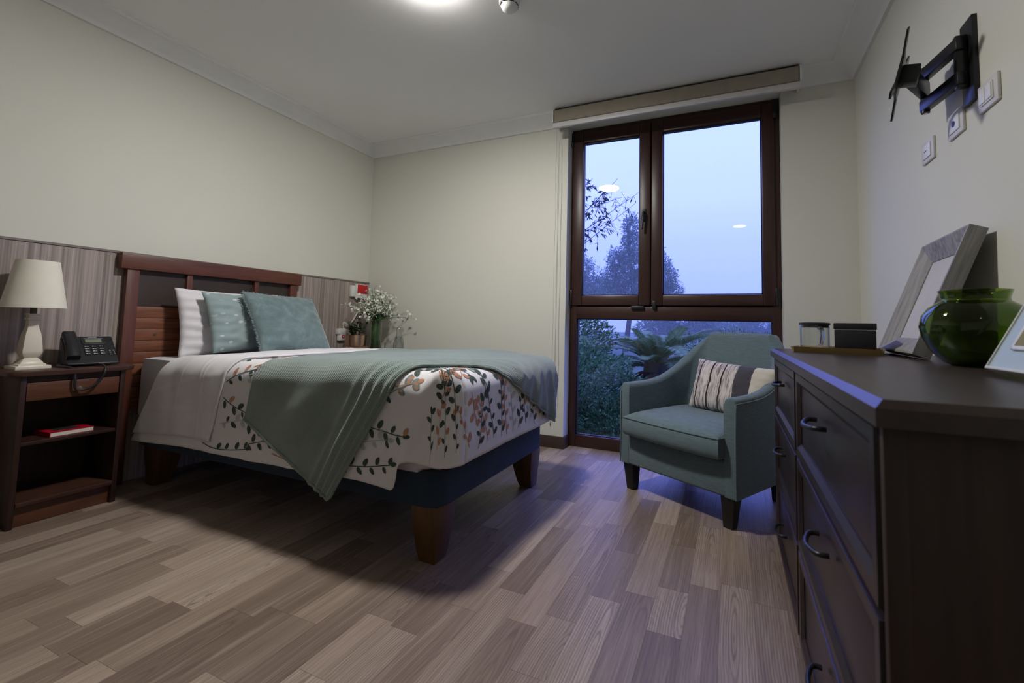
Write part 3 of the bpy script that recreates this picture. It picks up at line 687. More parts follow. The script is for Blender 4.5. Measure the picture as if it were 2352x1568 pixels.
# ------------------------------------------------------------------ nightstands
def nightstand(x_front, depth, yc, w_, label):
    t = thing('nightstand', label, 'nightstand', (x_front, yc, 0), 0, 'nightstands beside the bed'); h = w_/2; d = depth
    poly = rrect(-d, .016, -h-.036, h+.036, .04, 6, (1, 0, 0, 1))
    bm = bmesh.new(); prism(bm, poly, 'Z', .634, .656)
    es = [e for e in bm.edges if abs(e.verts[0].co.z-e.verts[1].co.z) < 1e-5]; bmesh.ops.bevel(bm, geom=es, offset=.005, segments=3, profile=.5, affect='EDGES')
    finish(bm, 'top', wood('nightstand_top_wood', (.040, .016, .011), (.080, .034, .022), 'Y', .35, .7, .3), t, True, 35)
    for s in (-1, 1):
        y0, y1 = (-h, -h+.020) if s < 0 else (h-.020, h)
        box('side_panel', -d, 0, y0, y1, 0, .634, M_DARKWZ, t, .004)
    box('back_panel', -d, -d+.010, -h+.019, h-.019, .06, .634, M_DARKWZ, t)
    box('rail', -.03, -.012, -h+.02, h-.02, .606, .634, M_DARKW, t)
    dr = box('drawer', -d+.03, -.004, -h+.022, h-.022, .526, .604, M_REDW, t, .003)
    kn = lathe_obj('knob', [(0, 0), (.006, 0), (.006, .010), (.011, .016), (.012, .022), (.007, .028), (0, .029)], plain('knob_metal', (.35, .28, .24), .3, .9), dr, 20)
    kn.location = (-.004, .005, .565); kn.rotation_euler = (0, PI/2, 0)
    box('shelf', -d+.01, -.006, -h+.019, h-.019, .338, .354, M_DARKW, t, .003)
    box('bottom_shelf', -d+.01, .004, -h+.019, h-.019, .086, .106, wood('nightstand_top_wood', None, None), t, .004)
    box('plinth', -.05, -.020, -h+.019, h-.019, .0, .086, M_REDW, t, .003)
    return t
nightstand(-2.77, .286, 1.047, .352, 'dark brown nightstand with one drawer, open shelf and telephone on top')
nightstand(-2.56, .49, 2.745, .54, 'dark brown nightstand behind the bed with flowers and glasses on top')

# ------------------------------------------------------------------ lamp, telephone, book
t = thing('table_lamp', 'cream table lamp with square balustered base and tapered fabric shade', 'lamp', (-2.925, .938, .656))
def sqlathe(name, prof, mat, parent):
    bm = bmesh.new(); rings = []
    for r, z in prof: rings.append([bm.verts.new((a*r, b*r, z)) for a, b in ((-1, -1), (1, -1), (1, 1), (-1, 1))])
    for A_, B_ in zip(rings, rings[1:]):
        for i in range(4): bm.faces.new((A_[i], A_[(i+1) % 4], B_[(i+1) % 4], B_[i]))
    bm.faces.new(rings[0][::-1]); bm.faces.new(rings[-1])
    bmesh.ops.bevel(bm, geom=[e for e in bm.edges if abs(e.verts[0].co.z-e.verts[1].co.z) > .002], offset=.0028, segments=2, profile=.5, affect='EDGES')
    return finish(bm, name, mat, parent, True, 30)
sqlathe('base', [(.056, 0), (.056, .010), (.054, .014), (.044, .014), (.043, .020), (.036, .024), (.034, .030), (.024, .042), (.020, .047)], M_CERAM, t)
sqlathe('column', [(.020, .047), (.026, .056), (.031, .068), (.032, .078), (.0285, .12), (.024, .158), (.019, .178), (.017, .19), (.0165, .215), (.021, .219), (.021, .226), (.017, .229), (.017, .236), (.021, .240), (.021, .246)], M_CERAM, t)
lathe_obj('socket', [(.011, .246), (.011, .275), (.009, .278), (.009, .31), (0, .31)], plain('socket_bronze', (.10, .08, .06), .4, .6), t, 20)
lathe_obj('shade', [(.103, .272), (.069, .486), (.0675, .486), (.1015, .272)], M_CREAM, t, 48, True)
bm = bmesh.new()
for i in range(3):
    a = 2*PI*i/3; tube(bm, [(0, 0, .455), (.0718*math.cos(a), .0718*math.sin(a), .465)], .0015, 6)
tube(bm, [(0, 0, .3), (0, 0, .46)], .002, 6); finish(bm, 'harp', M_CHROME, t)

t = thing('telephone', 'black desk telephone with grey display and corded handset on the nightstand', 'telephone', (-2.925, 1.135, .656), math.radians(-8))
# local: +X towards the user, Y along the width
prof = [(-.075, .006), (.085, .006), (.088, .014), (.060, .034), (-.048, .132), (-.066, .138), (-.072, .128)]
prism_obj('body', prof, 'Y', -.085, .095, M_BLACK, t, .004)
sl = Vector((-.108, 0, .098)).normalized(); nn = Vector((.098, 0, .108)).normalized(); p0 = Vector((.060, 0, .034))
SM = Matrix(((0, sl.x, nn.x, p0.x), (1, 0, 0, 0), (0, sl.z, nn.z, p0.z), (0, 0, 0, 1)))     # slope frame: x=width, y=up the slope, z=out
def onslope(name, x0, x1, y0, y1, z0, z1, mat, bev=0, parent=None):
    bm = bmesh.new(); bx(bm, x0, x1, y0, y1, z0, z1, bev, mat=SM); return finish(bm, name, mat, parent or t, bev > 0, 40 if bev else None)
onslope('display_bezel', -.022, .066, .098, .146, -.002, .004, M_BLACK, .002)
onslope('display', -.008, .050, .106, .128, .0035, .005, plain('lcd_grey', (.20, .22, .16), .3))
onslope('trim_strip', -.012, .056, .133, .136, .0035, .005, plain('grey_strip', (.25, .25, .28), .4))
bm = bmesh.new(); lr = random.Random(5)
for i in range(7): bx(bm, .004+i*.0045, .0075+i*.0045, .1395, .1425, .0038, .0046, mat=SM)
finish(bm, 'maker_mark', plain('mark_grey', (.5, .5, .52), .5), t)
bm = bmesh.new(); bk = bmesh.new()
for r in range(4):
    for c in range(3):
        bx(bm, -.018+c*.026, .001+c*.026, .026+r*.0165, .037+r*.0165, -.001, .0035, .001, 1, SM)
        bx(bk, -.014+c*.026, -.008+c*.026, .030+r*.0165, .0335+r*.0165, .0034, .0040, mat=SM); bx(bk, -.006+c*.026, -.001+c*.026, .030+r*.0165, .032+r*.0165, .0034, .0040, mat=SM)
for r in range(3):
    for c in range(2):
        bx(bm, .066+c*.015, .078+c*.013, .020+r*.013, .029+r*.013, -.001, .003, .001, 1, SM)
        bx(bk, .069+c*.014, .075+c*.014, .0225+r*.013, .0255+r*.013, .0029, .0036, mat=SM)
finish(bm, 'keypad', plain('key_black', (.02, .022, .026), .5), t); finish(bk, 'key_legend', plain('key_legend_white', (.8, .8, .8), .5), t)
hs = []
for k in range(15):
    u = k/14; hs.append((u, .020+.004*math.cos(2*PI*u)))
bm = bmesh.new(); rings = []
for k in range(17):
    u = k/16; y_ = .000+u*.165; th = .016 + .014*(abs(2*u-1)**3); top_ = .030 + .006*math.sin(PI*u)*1.4; bot_ = top_-th - .004; wdt = .0225
    ring = []
    for (a, b) in ((-wdt, bot_), (wdt, bot_), (wdt, top_-.006), (wdt-.006, top_), (-wdt+.006, top_), (-wdt, top_-.006)):
        ring.append(bm.verts.new(SM @ Vector((-.063+a, y_-.004, b))))
    rings.append(ring)
for A_, B_ in zip(rings, rings[1:]):
    for i in range(6): bm.faces.new((A_[i], A_[(i+1) % 6], B_[(i+1) % 6], B_[i]))
bm.faces.new(rings[0][::-1]); bm.faces.new(rings[-1]); hs_o = finish(bm, 'handset', plain('handset_black', (.016, .017, .021), .3), t, True, 50)
cp = spline([(.045, -.10, .012), (.08, -.112, .008), (.140, -.088, .004), (.168, -.078, -.008), (.180, -.076, -.05), (.178, -.072, -.088), (.180, -.052, -.098), (.182, -.02, -.088), (.180, .008, -.058), (.178, .022, -.018), (.150, .024, .006), (.100, .012, .010)], 10)
tube_obj('cord', [tuple(p) for p in cp], .0052, M_BLACK, t, 8)

t = thing('book', 'red paperback book lying on the nightstand shelf', 'book', (-2.875, 1.055, .354), math.radians(3))
box('pages', -.055, .075, -.073, .073, .0015, .0185, M_PAPER, t)
bm = bmesh.new(); bx(bm, -.057, .076, -.075, .075, 0, .0018); bx(bm, -.057, .076, -.075, .075, .0182, .020); bx(bm, -.057, .076, -.0765, -.074, 0, .020)
finish(bm, 'cover', plain('book_red', (.42, .004, .022), .4), t)
box('cover_picture', -.057, .045, -.045, .040, .0200, .0206, plain('book_dark_print', (.025, .028, .025), .4, var=.4, vscale=40), t)

# ------------------------------------------------------------------ things on the far nightstand
ZN = .656
t = thing('potted_plant', 'small leafy green plant in a shiny copper-coloured pot', 'plant', (-2.84, 2.735, ZN+.036))
lathe_obj('pot', [(.072, 0), (.078, .004), (.083, .092), (.086, .094), (.083, .096), (.079, .094), (.074, .01), (0, .008)], M_GOLD, t, 48)
lathe_obj('soil', [(0, .080), (.079, .080)], plain('soil', (.03, .02, .015), .9), t, 24)
bs, bl = bmesh.new(), bmesh.new(); rp = random.Random(11)
def leaf_to(bm, base, d, up, ln, wd, fold_=.25):
    d = Vector(d).normalized(); s = d.cross(Vector(up)).normalized(); n_ = s.cross(d)
    b = Vector(base); pts = [b, b+d*ln*.35+s*wd*.5+n_*wd*fold_, b+d*ln*.7+s*wd*.4+n_*wd*fold_*.8, b+d*ln, b+d*ln*.7-s*wd*.4+n_*wd*fold_*.8, b+d*ln*.35-s*wd*.5+n_*wd*fold_]
    m1, m2 = b+d*ln*.35, b+d*ln*.7
    v = [bm.verts.new(p) for p in pts]; a, c = bm.verts.new(m1), bm.verts.new(m2)
    for f in ((v[0], v[1], a), (v[1], v[2], c, a), (v[2], v[3], c), (v[3], v[4], c), (v[4], v[5], a, c), (v[5], v[0], a)): bm.faces.new(f)
for i in range(16):
    a = rp.uniform(0, 2*PI); l = rp.uniform(.05, .13); tilt = rp.uniform(.1, .75) if i else .05
    if i < 2: l = .165
    d = Vector((math.cos(a)*math.sin(tilt), math.sin(a)*math.sin(tilt), math.cos(tilt)))
    b = Vector((rp.uniform(-.04, .04), rp.uniform(-.04, .04), .08)); pts = [b + d*l*q + Vector((0, 0, -.015*q*q)) for q in (0, .35, .7, 1)]
    tube(bs, pts, .0016, 5)
    for q in np.linspace(.25, 1, int(5+l*30)):
        aa = rp.uniform(0, 2*PI); ld = d*.4 + Vector((math.cos(aa), math.sin(aa), rp.uniform(-.2, .5)))
        leaf_to(bl, b+d*l*float(q), ld, (0, 0, 1), rp.uniform(.026, .040), rp.uniform(.018, .026))
finish(bs, 'stem', plain('plant_stem', (.08, .06, .03), .7), t, True); finish(bl, 'leaves', plain('plant_leaf', (.035, .075, .022), .4, var=.4, vscale=30), t)
o = lathe_obj('coaster', [(.086, 0), (.094, .008), (.098, .024), (.096, .036), (0, .036)], None, None, 48)
def m_woven():
    t = NT('woven_straw'); v = t.coords('Object'); w_ = t.n('TexWave', wave_type='RINGS'); w_.inputs['Scale'].default_value = 60; w_.inputs['Distortion'].default_value = 3; t.l(v, w_.inputs[0])
    n_ = t.noise(v, 140, 2); mu = t.n('Math', operation='MULTIPLY'); t.l(w_.outputs['Fac'], mu.inputs[0]); t.l(n_, mu.inputs[1])
    t.l(t.ramp(mu.outputs[0], [(.1, (.10, .055, .028)), (.5, (.42, .27, .16))]), t.b.inputs['Base Color']); t.b.inputs['Roughness'].default_value = .8; t.bump(mu.outputs[0], .6, .004); return t.m
o.data.materials.append(m_woven()); o.location = (-2.84, 2.735, ZN); tag(o, 'round woven coaster under the copper-coloured pot', 'coaster')

t = thing('flower_vase', 'clear glass cylinder vase packed with green stems and white blossom sprays', 'vase', (-2.735, 2.838, ZN))
lathe_obj('glass', [(0, 0), (.046, 0), (.049, .004), (.049, .262), (.0465, .262), (.0465, .012), (0, .012)], M_GLASS, t, 40)
bs, bl, bf, bc = bmesh.new(), bmesh.new(), bmesh.new(), bmesh.new(); rp = random.Random(23)
def blossom(p, s):
    up = Vector((rp.uniform(-1, 1), rp.uniform(-1, 1), rp.uniform(-.3, 1))).normalized(); a0 = rp.uniform(0, PI); e1 = up.orthogonal().normalized(); e2 = up.cross(e1)
    for k in range(5):
        a = a0+2*PI*k/5; d = e1*math.cos(a)+e2*math.sin(a); sd = up.cross(d)
        v = [bf.verts.new(p + q) for q in (Vector((0, 0, 0)), d*s*.55+sd*s*.36+up*s*.15, d*s+up*s*.25, d*s*.55-sd*s*.36+up*s*.15)]; bf.faces.new(v)
    v = [bc.verts.new(p+up*s*.2+(e1*math.cos(2*PI*k/4)+e2*math.sin(2*PI*k/4))*s*.15) for k in range(4)]; bc.faces.new(v)
for i in range(105):
    a = rp.uniform(0, 2*PI); r0 = rp.uniform(0, .040); r1 = rp.uniform(.005, .040); a1 = a+rp.uniform(-1.6, 1.6)
    b0 = Vector((r0*math.cos(a), r0*math.sin(a), .014)); b1 = Vector((r1*math.cos(a1), r1*math.sin(a1), .255))
    tilt = abs(rp.gauss(0, .55)); tilt = min(tilt, 1.25); l = rp.uniform(.14, .27)*(1.0 if tilt < .9 else 1.05)
    d = Vector((math.cos(a1)*math.sin(tilt), math.sin(a1)*math.sin(tilt), math.cos(tilt))); droop = .05*math.sin(tilt)
    if (b1+d*l).x < -.28: continue
    if (b1+d*l).y > .19: d.y *= .5
    pts = [b0, (b0+b1)/2+Vector((rp.uniform(-.01, .01), rp.uniform(-.01, .01), 0)), b1] + [b1+d*l*q-Vector((0, 0, droop*q*q*1.4)) for q in (.25, .5, .75, 1)]
    tube(bs, pts, [.0026, .0024, .0020, .0018, .0015, .0011, .0007], 5)
    for q in np.linspace(.3, 1, 7):
        p = b1+d*l*float(q)-Vector((0, 0, droop*q*q*1.4))
        for k in range(rp.choice((1, 2, 2, 3))):
            off = Vector((rp.gauss(0, .016), rp.gauss(0, .016), rp.gauss(0, .014))); tube(bs, [p, p+off], .0007, 3, False)
            if rp.random() < .85: blossom(p+off, rp.uniform(.008, .0135))
            else: leaf_to(bl, p, off, (0, 0, 1), .016, .006)
    for k in range(6): 
        q = rp.uniform(-.15, .35); leaf_to(bl, b1+d*l*q, (rp.uniform(-1, 1), rp.uniform(-1, 1), rp.uniform(-.6, 1)), (0, 0, 1), rp.uniform(.02, .04), .009)
for k in range(160):
    a = rp.uniform(0, 2*PI); r = rp.uniform(0, .040); z_ = rp.uniform(.02, .24); leaf_to(bl, (r*math.cos(a)*.8, r*math.sin(a)*.8, z_), (rp.uniform(-.4, .4), rp.uniform(-.4, .4), 1), (1, 0, 0), .035, .008)
finish(bs, 'stems', plain('flower_stem', (.06, .15, .03), .5, var=.3, vscale=30), t, True); finish(bl, 'leaves', plain('flower_leaf', (.05, .16, .03), .5, var=.4, vscale=40), t)
o = finish(bf, 'blossoms', plain('white_petal', (.80, .80, .72), .7, var=.06), t); o['kind'] = 'stuff'
finish(bc, 'blossom_centres', plain('blossom_centre', (.35, .42, .10), .7), t)['kind'] = 'stuff'
o = lathe_obj('tumbler', [(0, 0), (.036, 0), (.039, .004), (.041, .062), (.0395, .062), (.037, .008), (0, .007)], M_GLASS, None, 36)
o.location = (-2.72, 2.985, ZN); tag(o, 'plain clear glass tumbler beside the glass carafe', 'glass')
o = lathe_obj('carafe', [(0, 0), (.040, 0), (.044, .006), (.043, .060), (.034, .100), (.022, .135), (.021, .150), (.026, .172), (.036, .195), (.0345, .195), (.0245, .172), (.0195, .150), (.0205, .135), (.032, .100), (.041, .060), (.042, .010), (0, .008)], M_GLASS, None, 36)
o.location = (-2.635, 3.005, ZN); tag(o, 'clear glass carafe with a narrow neck and flared rim', 'carafe')

# ------------------------------------------------------------------ nurse call unit on the left wall
XW = XL+.016
t = thing('call_unit', 'white nurse-call wall unit with red front panel beside the flowers', 'call unit', (XW, 2.93, 1.10))
box('back_box', 0, .030, -.085, .075, .010, .108, M_WHITEP, t, .004)
box('front_box', .030, .048, -.050, .080, .0, .122, M_WHITEP, t, .004)
box('red_panel', .048, .052, -.040, .074, .040, .118, M_RED, t, .003)
t2 = thing('call_handset', 'white call handset with red round button hanging on a cord', 'call handset', (XW, 2.768, .732))
box('body', .004, .030, -.034, .040, .0, .102, M_WHITEP, t2, .006)
box('cradle', .0, .036, -.044, -.022, .052, .100, M_WHITEP, t2, .004)
bm = bmesh.new(); tube(bm, [(.030, .012, .032), (.033, .012, .032)], .015, 24); finish(bm, 'button', M_RED, t2, True, 40)
bm = bmesh.new(); tube(bm, [(.0325, .012, .032), (.0340, .012, .032)], .007, 20); finish(bm, 'button_mark', M_WHITEP, t2, True, 40)
cp = spline([(.02, .020, .100), (.024, .012, .125), (.03, .010, .150), (.034, .040, .135), (.036, .075, .145), (.036, .115, .19), (.036, .160, .27), (.034, .182, .33), (.028, .190, .372)], 14)
tube_obj('coiled_cord', [tuple(Vector(p)+Vector((0, .0028*math.sin(i*2.1), .0028*math.cos(i*2.1)))) for i, p in enumerate(cp)], .0062, plain('cord_white', (.66, .62, .55), .5), t2, 8)

# ------------------------------------------------------------------ armchair
CA = math.atan2(-.49614, .86824)
chair = thing('armchair', 'teal-grey upholstered armchair with curved arms and black tapered legs', 'armchair', (-.2600, 2.3770, 0), CA)
def armchair():
    hw, yf, yb = .343, -.045, .575; rc = .12
    path = [(hw, yf+ (yb-rc-yf)*k/14) for k in range(15)]
    path += [(hw-rc+rc*math.cos(a), yb-rc+rc*math.sin(a)) for a in [PI/2*k/10 for k in range(1, 11)]]
    path += [(x_, yb) for x_ in np.linspace(hw-rc, -(hw-rc), 15)[1:]]
    path += [(-a, b) for a, b in path[:25]][::-1][1:]
    n = len(path); bm = bmesh.new(); rings = []; crest = []; seamo = []
    for i, (x_, y_) in enumerate(path):
        a = Vector(path[max(i-1, 0)]); b = Vector(path[min(i+1, n-1)]); tg = (b-a).normalized(); out = Vector((tg.y, -tg.x))
        if i in (0, n-1): out = Vector((1 if x_ > 0 else -1, 0))
        # height of the top edge
        ztop_ = float(np.interp(y_, [-.05, .12, .20, .27, .33, .39, .44, .49, .53, .56], [.586, .588, .594, .608, .632, .668, .712, .770, .822, .862]))
        if y_ > yb-.02: ztop_ = .868 + .010*(1-(x_/hw)**2)
        th = .058 + .032*min(1, max(0, (y_-.35)/.2))
        prof = []
        zs_o = [.138, .20, .30, .40, .50, ztop_-.022]; 
        for z_ in zs_o: prof.append((0, z_))
        for q in (25, 55, 90, 125, 155): 
            aq = math.radians(q); prof.append((-th/2+th/2*math.cos(aq), ztop_-.022+.022*math.sin(aq)))
        for z_ in [ztop_-.03, .52, .44, .36, .30]: prof.append((-th, min(z_, ztop_-.025)))
        prof.append((-th, .138))
        ring = []
        for (o_, z_) in prof:
            px_, py_ = x_ + out.x*o_, y_ + out.y*o_
            k_ = max(0, z_-.56)/.31; bk = min(1, max(0, (y_-.25)/.3))
            px_ *= 1 - .235*k_*bk + .0
            py_ += .10*max(0, z_-.40)/.47*bk
            if o_ < -.01 and z_ < .52: px_ -= math.copysign(.004, px_)*0
            ring.append(bm.verts.new((px_, py_, z_)))
        rings.append(ring); crest.append(ring[9 - 1].co.copy()); seamo.append(ring[5].co.copy())
    k = len(rings[0])
    for A_, B_ in zip(rings, rings[1:]):
        for j in range(k): bm.faces.new((A_[j], A_[(j+1) % k], B_[(j+1) % k], B_[j]))
    bm.faces.new(rings[0][::-1]); bm.faces.new(rings[-1])
    es = [e for e in bm.edges if e.is_boundary is False and len(e.link_faces) == 2 and any(len(f.verts) > 6 for f in e.link_faces)]
    bmesh.ops.bevel(bm, geom=es, offset=.008, segments=3, profile=.5, affect='EDGES')
    finish(bm, 'shell', M_CHAIR, chair, True, 50)
    for sgn in (0, 1):
        seq = seamo[:17] if sgn == 0 else seamo[::-1][:17]
        s = 1 if sgn == 0 else -1
        p = [Vector((q.x+s*.001, q.y, q.z-.004)) for q in seq]
        front = [Vector((p[0].x, p[0].y-.003, z_)) for z_ in (.142, .25, .4, .52)]
        tube_obj('piping', [tuple(v) for v in front+[Vector((p[0].x, p[0].y-.001, p[0].z-.012))]+p], .0036, M_CHAIR, chair, 6)
    # front rail and seat deck
    bm = bmesh.new(); bx(bm, -.340, .340, -.043, .02, .138, .300, .014, 3); finish(bm, 'front_rail', M_CHAIR, chair, True, 50)
    bm = bmesh.new(); bx(bm, -.285, .285, .0, .50, .16, .305, .01); finish(bm, 'seat_deck', M_CHAIR, chair, True, 50)
    # seat cushion, crowned
    N_ = 26; bm = bmesh.new(); rows_ = []
    x0, x1, y0, y1 = -.283, .283, -.085, .49
    top, bot = [], []
    for i in range(N_):
        for lst in (top, bot): lst.append([])
        for j in range(N_):
            u, v = i/(N_-1)*2-1, j/(N_-1)*2-1
            uu = math.copysign(abs(u)**.8, u); vv = math.copysign(abs(v)**.8, v)
            ex_ = max(abs(u), abs(v)); crown = (1-abs(u)**4)*(1-abs(v)**4)
            px_ = x0+(x1-x0)*(uu+1)/2; py_ = y0+(y1-y0)*(vv+1)/2 - (.012*(1-u*u) if v < -.9 else .012*(1-u*u)*max(0, -v))
            top[-1].append(bm.verts.new((px_, py_, .408+.036*crown**.6))); 
    cor = lambda q: q
    rim_lo = []
    border = [(i, 0) for i in range(N_)] + [(N_-1, j) for j in range(1, N_)] + [(i, N_-1) for i in range(N_-2, -1, -1)] + [(0, j) for j in range(N_-2, 0, -1)]
    for i in range(N_-1):
        for j in range(N_-1): bm.faces.new((top[i][j], top[i+1][j], top[i+1][j+1], top[i][j+1]))
    lv = []
    for z_, of in ((.396, .006), (.370, .012), (.340, .012), (.320, .007), (.309, -.003)):
        lay = []
        for (i, j) in border:
            c = top[i][j].co; dx_ = (1 if i == N_-1 else -1 if i == 0 else 0); dy_ = (1 if j == N_-1 else -1 if j == 0 else 0)
            lay.append(bm.verts.new((c.x+dx_*of*.4, c.y+dy_*of, z_)))
        lv.append(lay)
    prev = [top[i][j] for i, j in border]
    for lay in lv:
        for q in range(len(border)): bm.faces.new((prev[q], prev[(q+1) % len(border)], lay[(q+1) % len(border)], lay[q]))
        prev = lay
    bm.faces.new(prev); pip = [(lv[0][q].co + Vector((0, 0, .006))).copy() for q in range(len(border))]
    c_ = finish(bm, 'seat_cushion', M_CHAIR, chair, True, 60)
    tube_obj('piping', [tuple(p) for p in pip + pip[:1]], .0038, M_CHAIR, c_, 6)
    for (lx, ly, sx_, sy_) in ((-.29, -.005, -1, -1), (.29, -.005, 1, -1), (-.27, .50, -1, 1), (.27, .50, 1, 1)):
        bm = bmesh.new(); R_ = []
        for z_, h_ in ((.142, .034), (.0, .0225)):
            cx_, cy_ = lx + sx_*.006*(1 if z_ > .1 else 0), ly
            R_.append([bm.verts.new((cx_+a*h_, cy_+b*h_, z_)) for a, b in ((-1, -1), (1, -1), (1, 1), (-1, 1))])
        for i in range(4): bm.faces.new((R_[0][i], R_[0][(i+1) % 4], R_[1][(i+1) % 4], R_[1][i]))
        bm.faces.new(R_[0]); bm.faces.new(R_[1]); bmesh.ops.bevel(bm, geom=list(bm.edges), offset=.003, segments=2, profile=.5, affect='EDGES')
        finish(bm, 'leg', M_CHLEG, chair, True, 40)
armchair()
def m_lumbar():
    t = NT('bark_print_linen'); tcx = t.n('TexCoord'); sp = t.n('SeparateXYZ'); t.l(tcx.outputs['Object'], sp.inputs[0])
    nz0 = t.noise(tcx.outputs['Object'], 14, 2); ad = t.n('Math', operation='MULTIPLY_ADD'); t.l(nz0, ad.inputs[0]); ad.inputs[1].default_value = .02; t.l(sp.outputs['X'], ad.inputs[2])
    mr = t.n('MapRange'); mr.inputs[1].default_value = -.235; mr.inputs[2].default_value = .255; t.l(ad.outputs[0], mr.inputs[0]); f = mr.outputs[0]
    mpv = t.n('Mapping'); mpv.inputs['Scale'].default_value = (70, 1, 9); t.l(tcx.outputs['Object'], mpv.inputs[0])
    streak = t.noise(mpv.outputs[0], 1.0, 5, .7, .6)
    bark = t.ramp(streak, [(.36, (.045, .035, .04)), (.44, (.34, .29, .30)), (.52, (.62, .57, .55)), (.7, (.70, .65, .62))])
    lines = t.ramp(f, [(0, (0,)*3), (.112, (1,)*3), (.130, (0,)*3), (.272, (1,)*3), (.292, (0,)*3), (.42, (1,)*3), (.436, (0,)*3)], 'CONSTANT')
    bark = t.mix(lines, bark, (.02, .017, .02))
    base_ = t.ramp(f, [(0, (0,)*3), (.575, (1,)*3)], 'CONSTANT'); grey = t.ramp(f, [(0, (.055, .052, .065)), (.755, (.62, .58, .50))], 'CONSTANT')
    c = t.mix(base_, bark, grey); t.l(c, t.b.inputs['Base Color']); t.b.inputs['Roughness'].default_value = .9; t.b.inputs['Sheen Weight'].default_value = .15
    t.bump(t.noise(tcx.outputs['Object'], 500, 2), .2, .001); return t.m
Mc = Matrix.Translation((-.2600, 2.3770, 0)) @ Matrix.Rotation(CA, 4, 'Z')
bm = pillow_mesh(.475, .285, .12, 12, .004, .05, gather=.003); o = finish(bm, 'lumbar_cushion', m_lumbar(), None, True)
o.matrix_world = Mc @ Matrix.Translation((.100, .345, .572)) @ Matrix.Rotation(math.radians(-18), 4, 'X') @ Matrix.Rotation(math.radians(3), 4, 'Y')
tag(o, 'rectangular cushion with bark-striped print, grey band and cream end on the armchair', 'cushion')

# ------------------------------------------------------------------ dresser
DX, DY0, DY1, DZ = .170, .665, 2.115, .820
dr = thing('dresser', 'dark brown six-drawer dresser along the right wall', 'dresser', (DX, (DY0+DY1)/2, 0))
L2 = (DY1-DY0)/2; DD = XR-.018-DX
bm = bmesh.new(); bx(bm, .022, DD, -L2, L2, .04, DZ-.032, .003); finish(bm, 'carcass', M_DRESS, dr, True, 40)
bm = bmesh.new(); bx(bm, -.014, DD, -L2-.03, L2+.03, DZ-.032, DZ)
es = [e for e in bm.edges if all(v.co.z > DZ-.001 for v in e.verts)]; bmesh.ops.bevel(bm, geom=es, offset=.010, segments=1, profile=.5, affect='EDGES'); finish(bm, 'top', M_DRTOP, dr)
box('plinth', .012, DD, -L2+.004, L2-.004, 0, .042, M_DRESS, dr, .002)
DIV = 1.445 - (DY0+DY1)/2
for y0, y1 in ((-L2, -L2+.016), (DIV-.010, DIV+.010), (L2-.016, L2)): box('stile', .0, .024, y0, y1, .042, DZ-.032, M_DRESS, dr, .002)
rows_ = ((.300, .052), (.548, .308), (.784, .556))
def handle(par, yc, zc, half):
    pts = [(-.002, yc-half, zc), (-.016, yc-half, zc), (-.026, yc-half+.012, zc-.002), (-.034, yc, zc-.004), (-.026, yc+half-.012, zc-.002), (-.016, yc+half, zc), (-.002, yc+half, zc)]
    q = spline(pts, 6); tube_obj('handle', [tuple(p) for p in q], .0052, M_BLKMET, par, 10)
for (y0, y1) in ((-L2+.018, DIV-.012), (DIV+.012, L2-.018)):
    for (z1, z0) in rows_:
        d_ = box('drawer', .006, .024, y0+.003, y1-.003, z0, z1-.003, M_DRESSX, dr, .002)
        fw = .034
        bm = bmesh.new()                                          # raised moulding around the recessed panel, sloping inwards
        Yo0, Yo1, Zo0, Zo1 = y0+.003, y1-.003, z0, z1-.003
        loops = []
        for ins, xx in ((0, .006), (.002, -.004), (fw-.012, -.004), (fw, .004)):
            loops.append([bm.verts.new((xx, a, b)) for a, b in ((Yo0+ins, Zo0+ins), (Yo1-ins, Zo0+ins), (Yo1-ins, Zo1-ins), (Yo0+ins, Zo1-ins))])
        loops.append([bm.verts.new((.006, v.co.y, v.co.z)) for v in loops[-1]])
        for A_, B_ in zip(loops, loops[1:]+loops[:1]):
            for i in range(4): bm.faces.new((A_[i], A_[(i+1) % 4], B_[(i+1) % 4], B_[i]))
        finish(bm, 'moulding', M_DRESSX, d_)
        handle(d_, (y0+y1)/2, z1-.075 if z1 > .5 else z1-.095, .050)

# ------------------------------------------------------------------ things on the dresser
# tray
t = thing('serving_tray', 'yellow bamboo tray carrying a glass jug and a black box', 'tray', (.358, 1.905, DZ), math.radians(-14))
w_, d_ = .128, .085
box('bottom', -w_, w_, -d_, d_, 0, .006, M_BAMBOO, t)
def slat(nm, poly, axis, a, b): prism_obj(nm, poly, axis, a, b, M_BAMBOO, t)
slat('long_side', [(-d_-.008, .020), (-d_, .020), (-d_+.008, 0), (-d_, 0)], 'X', -w_, w_); slat('long_side', [(d_+.008, .020), (d_, .020), (d_-.008, 0), (d_, 0)], 'X', -w_, w_)
slat('short_side', [(-w_-.012, .020), (-w_-.004, .020), (-w_+.006, 0), (-w_-.002, 0)], 'Y', -d_, d_); slat('short_side', [(w_+.012, .020), (w_+.004, .020), (w_-.006, 0), (w_+.002, 0)], 'Y', -d_, d_)
Mt = Matrix.Translation((.358, 1.905, DZ)) @ Matrix.Rotation(math.radians(-14), 4, 'Z')
t = thing('glass_jug', 'small clear glass jug with black lid and clear handle on the tray', 'jug'); t.matrix_world = Mt @ Matrix.Translation((-.070, .0, .0065))
lathe_obj('body', [(0, 0), (.045, 0), (.048, .004), (.048, .094), (.0458, .094), (.0458, .008), (0, .007)], M_GLASS, t, 40)
lathe_obj('lid', [(0, .084), (.0450, .084), (.0450, .094), (.0505, .094), (.0505, .102), (.030, .105), (0, .105)], M_BLACK, t, 40)
q = spline([(.018, -.044, .082), (.028, -.068, .080), (.031, -.075, .055), (.026, -.068, .024), (.018, -.046, .014)], 8)
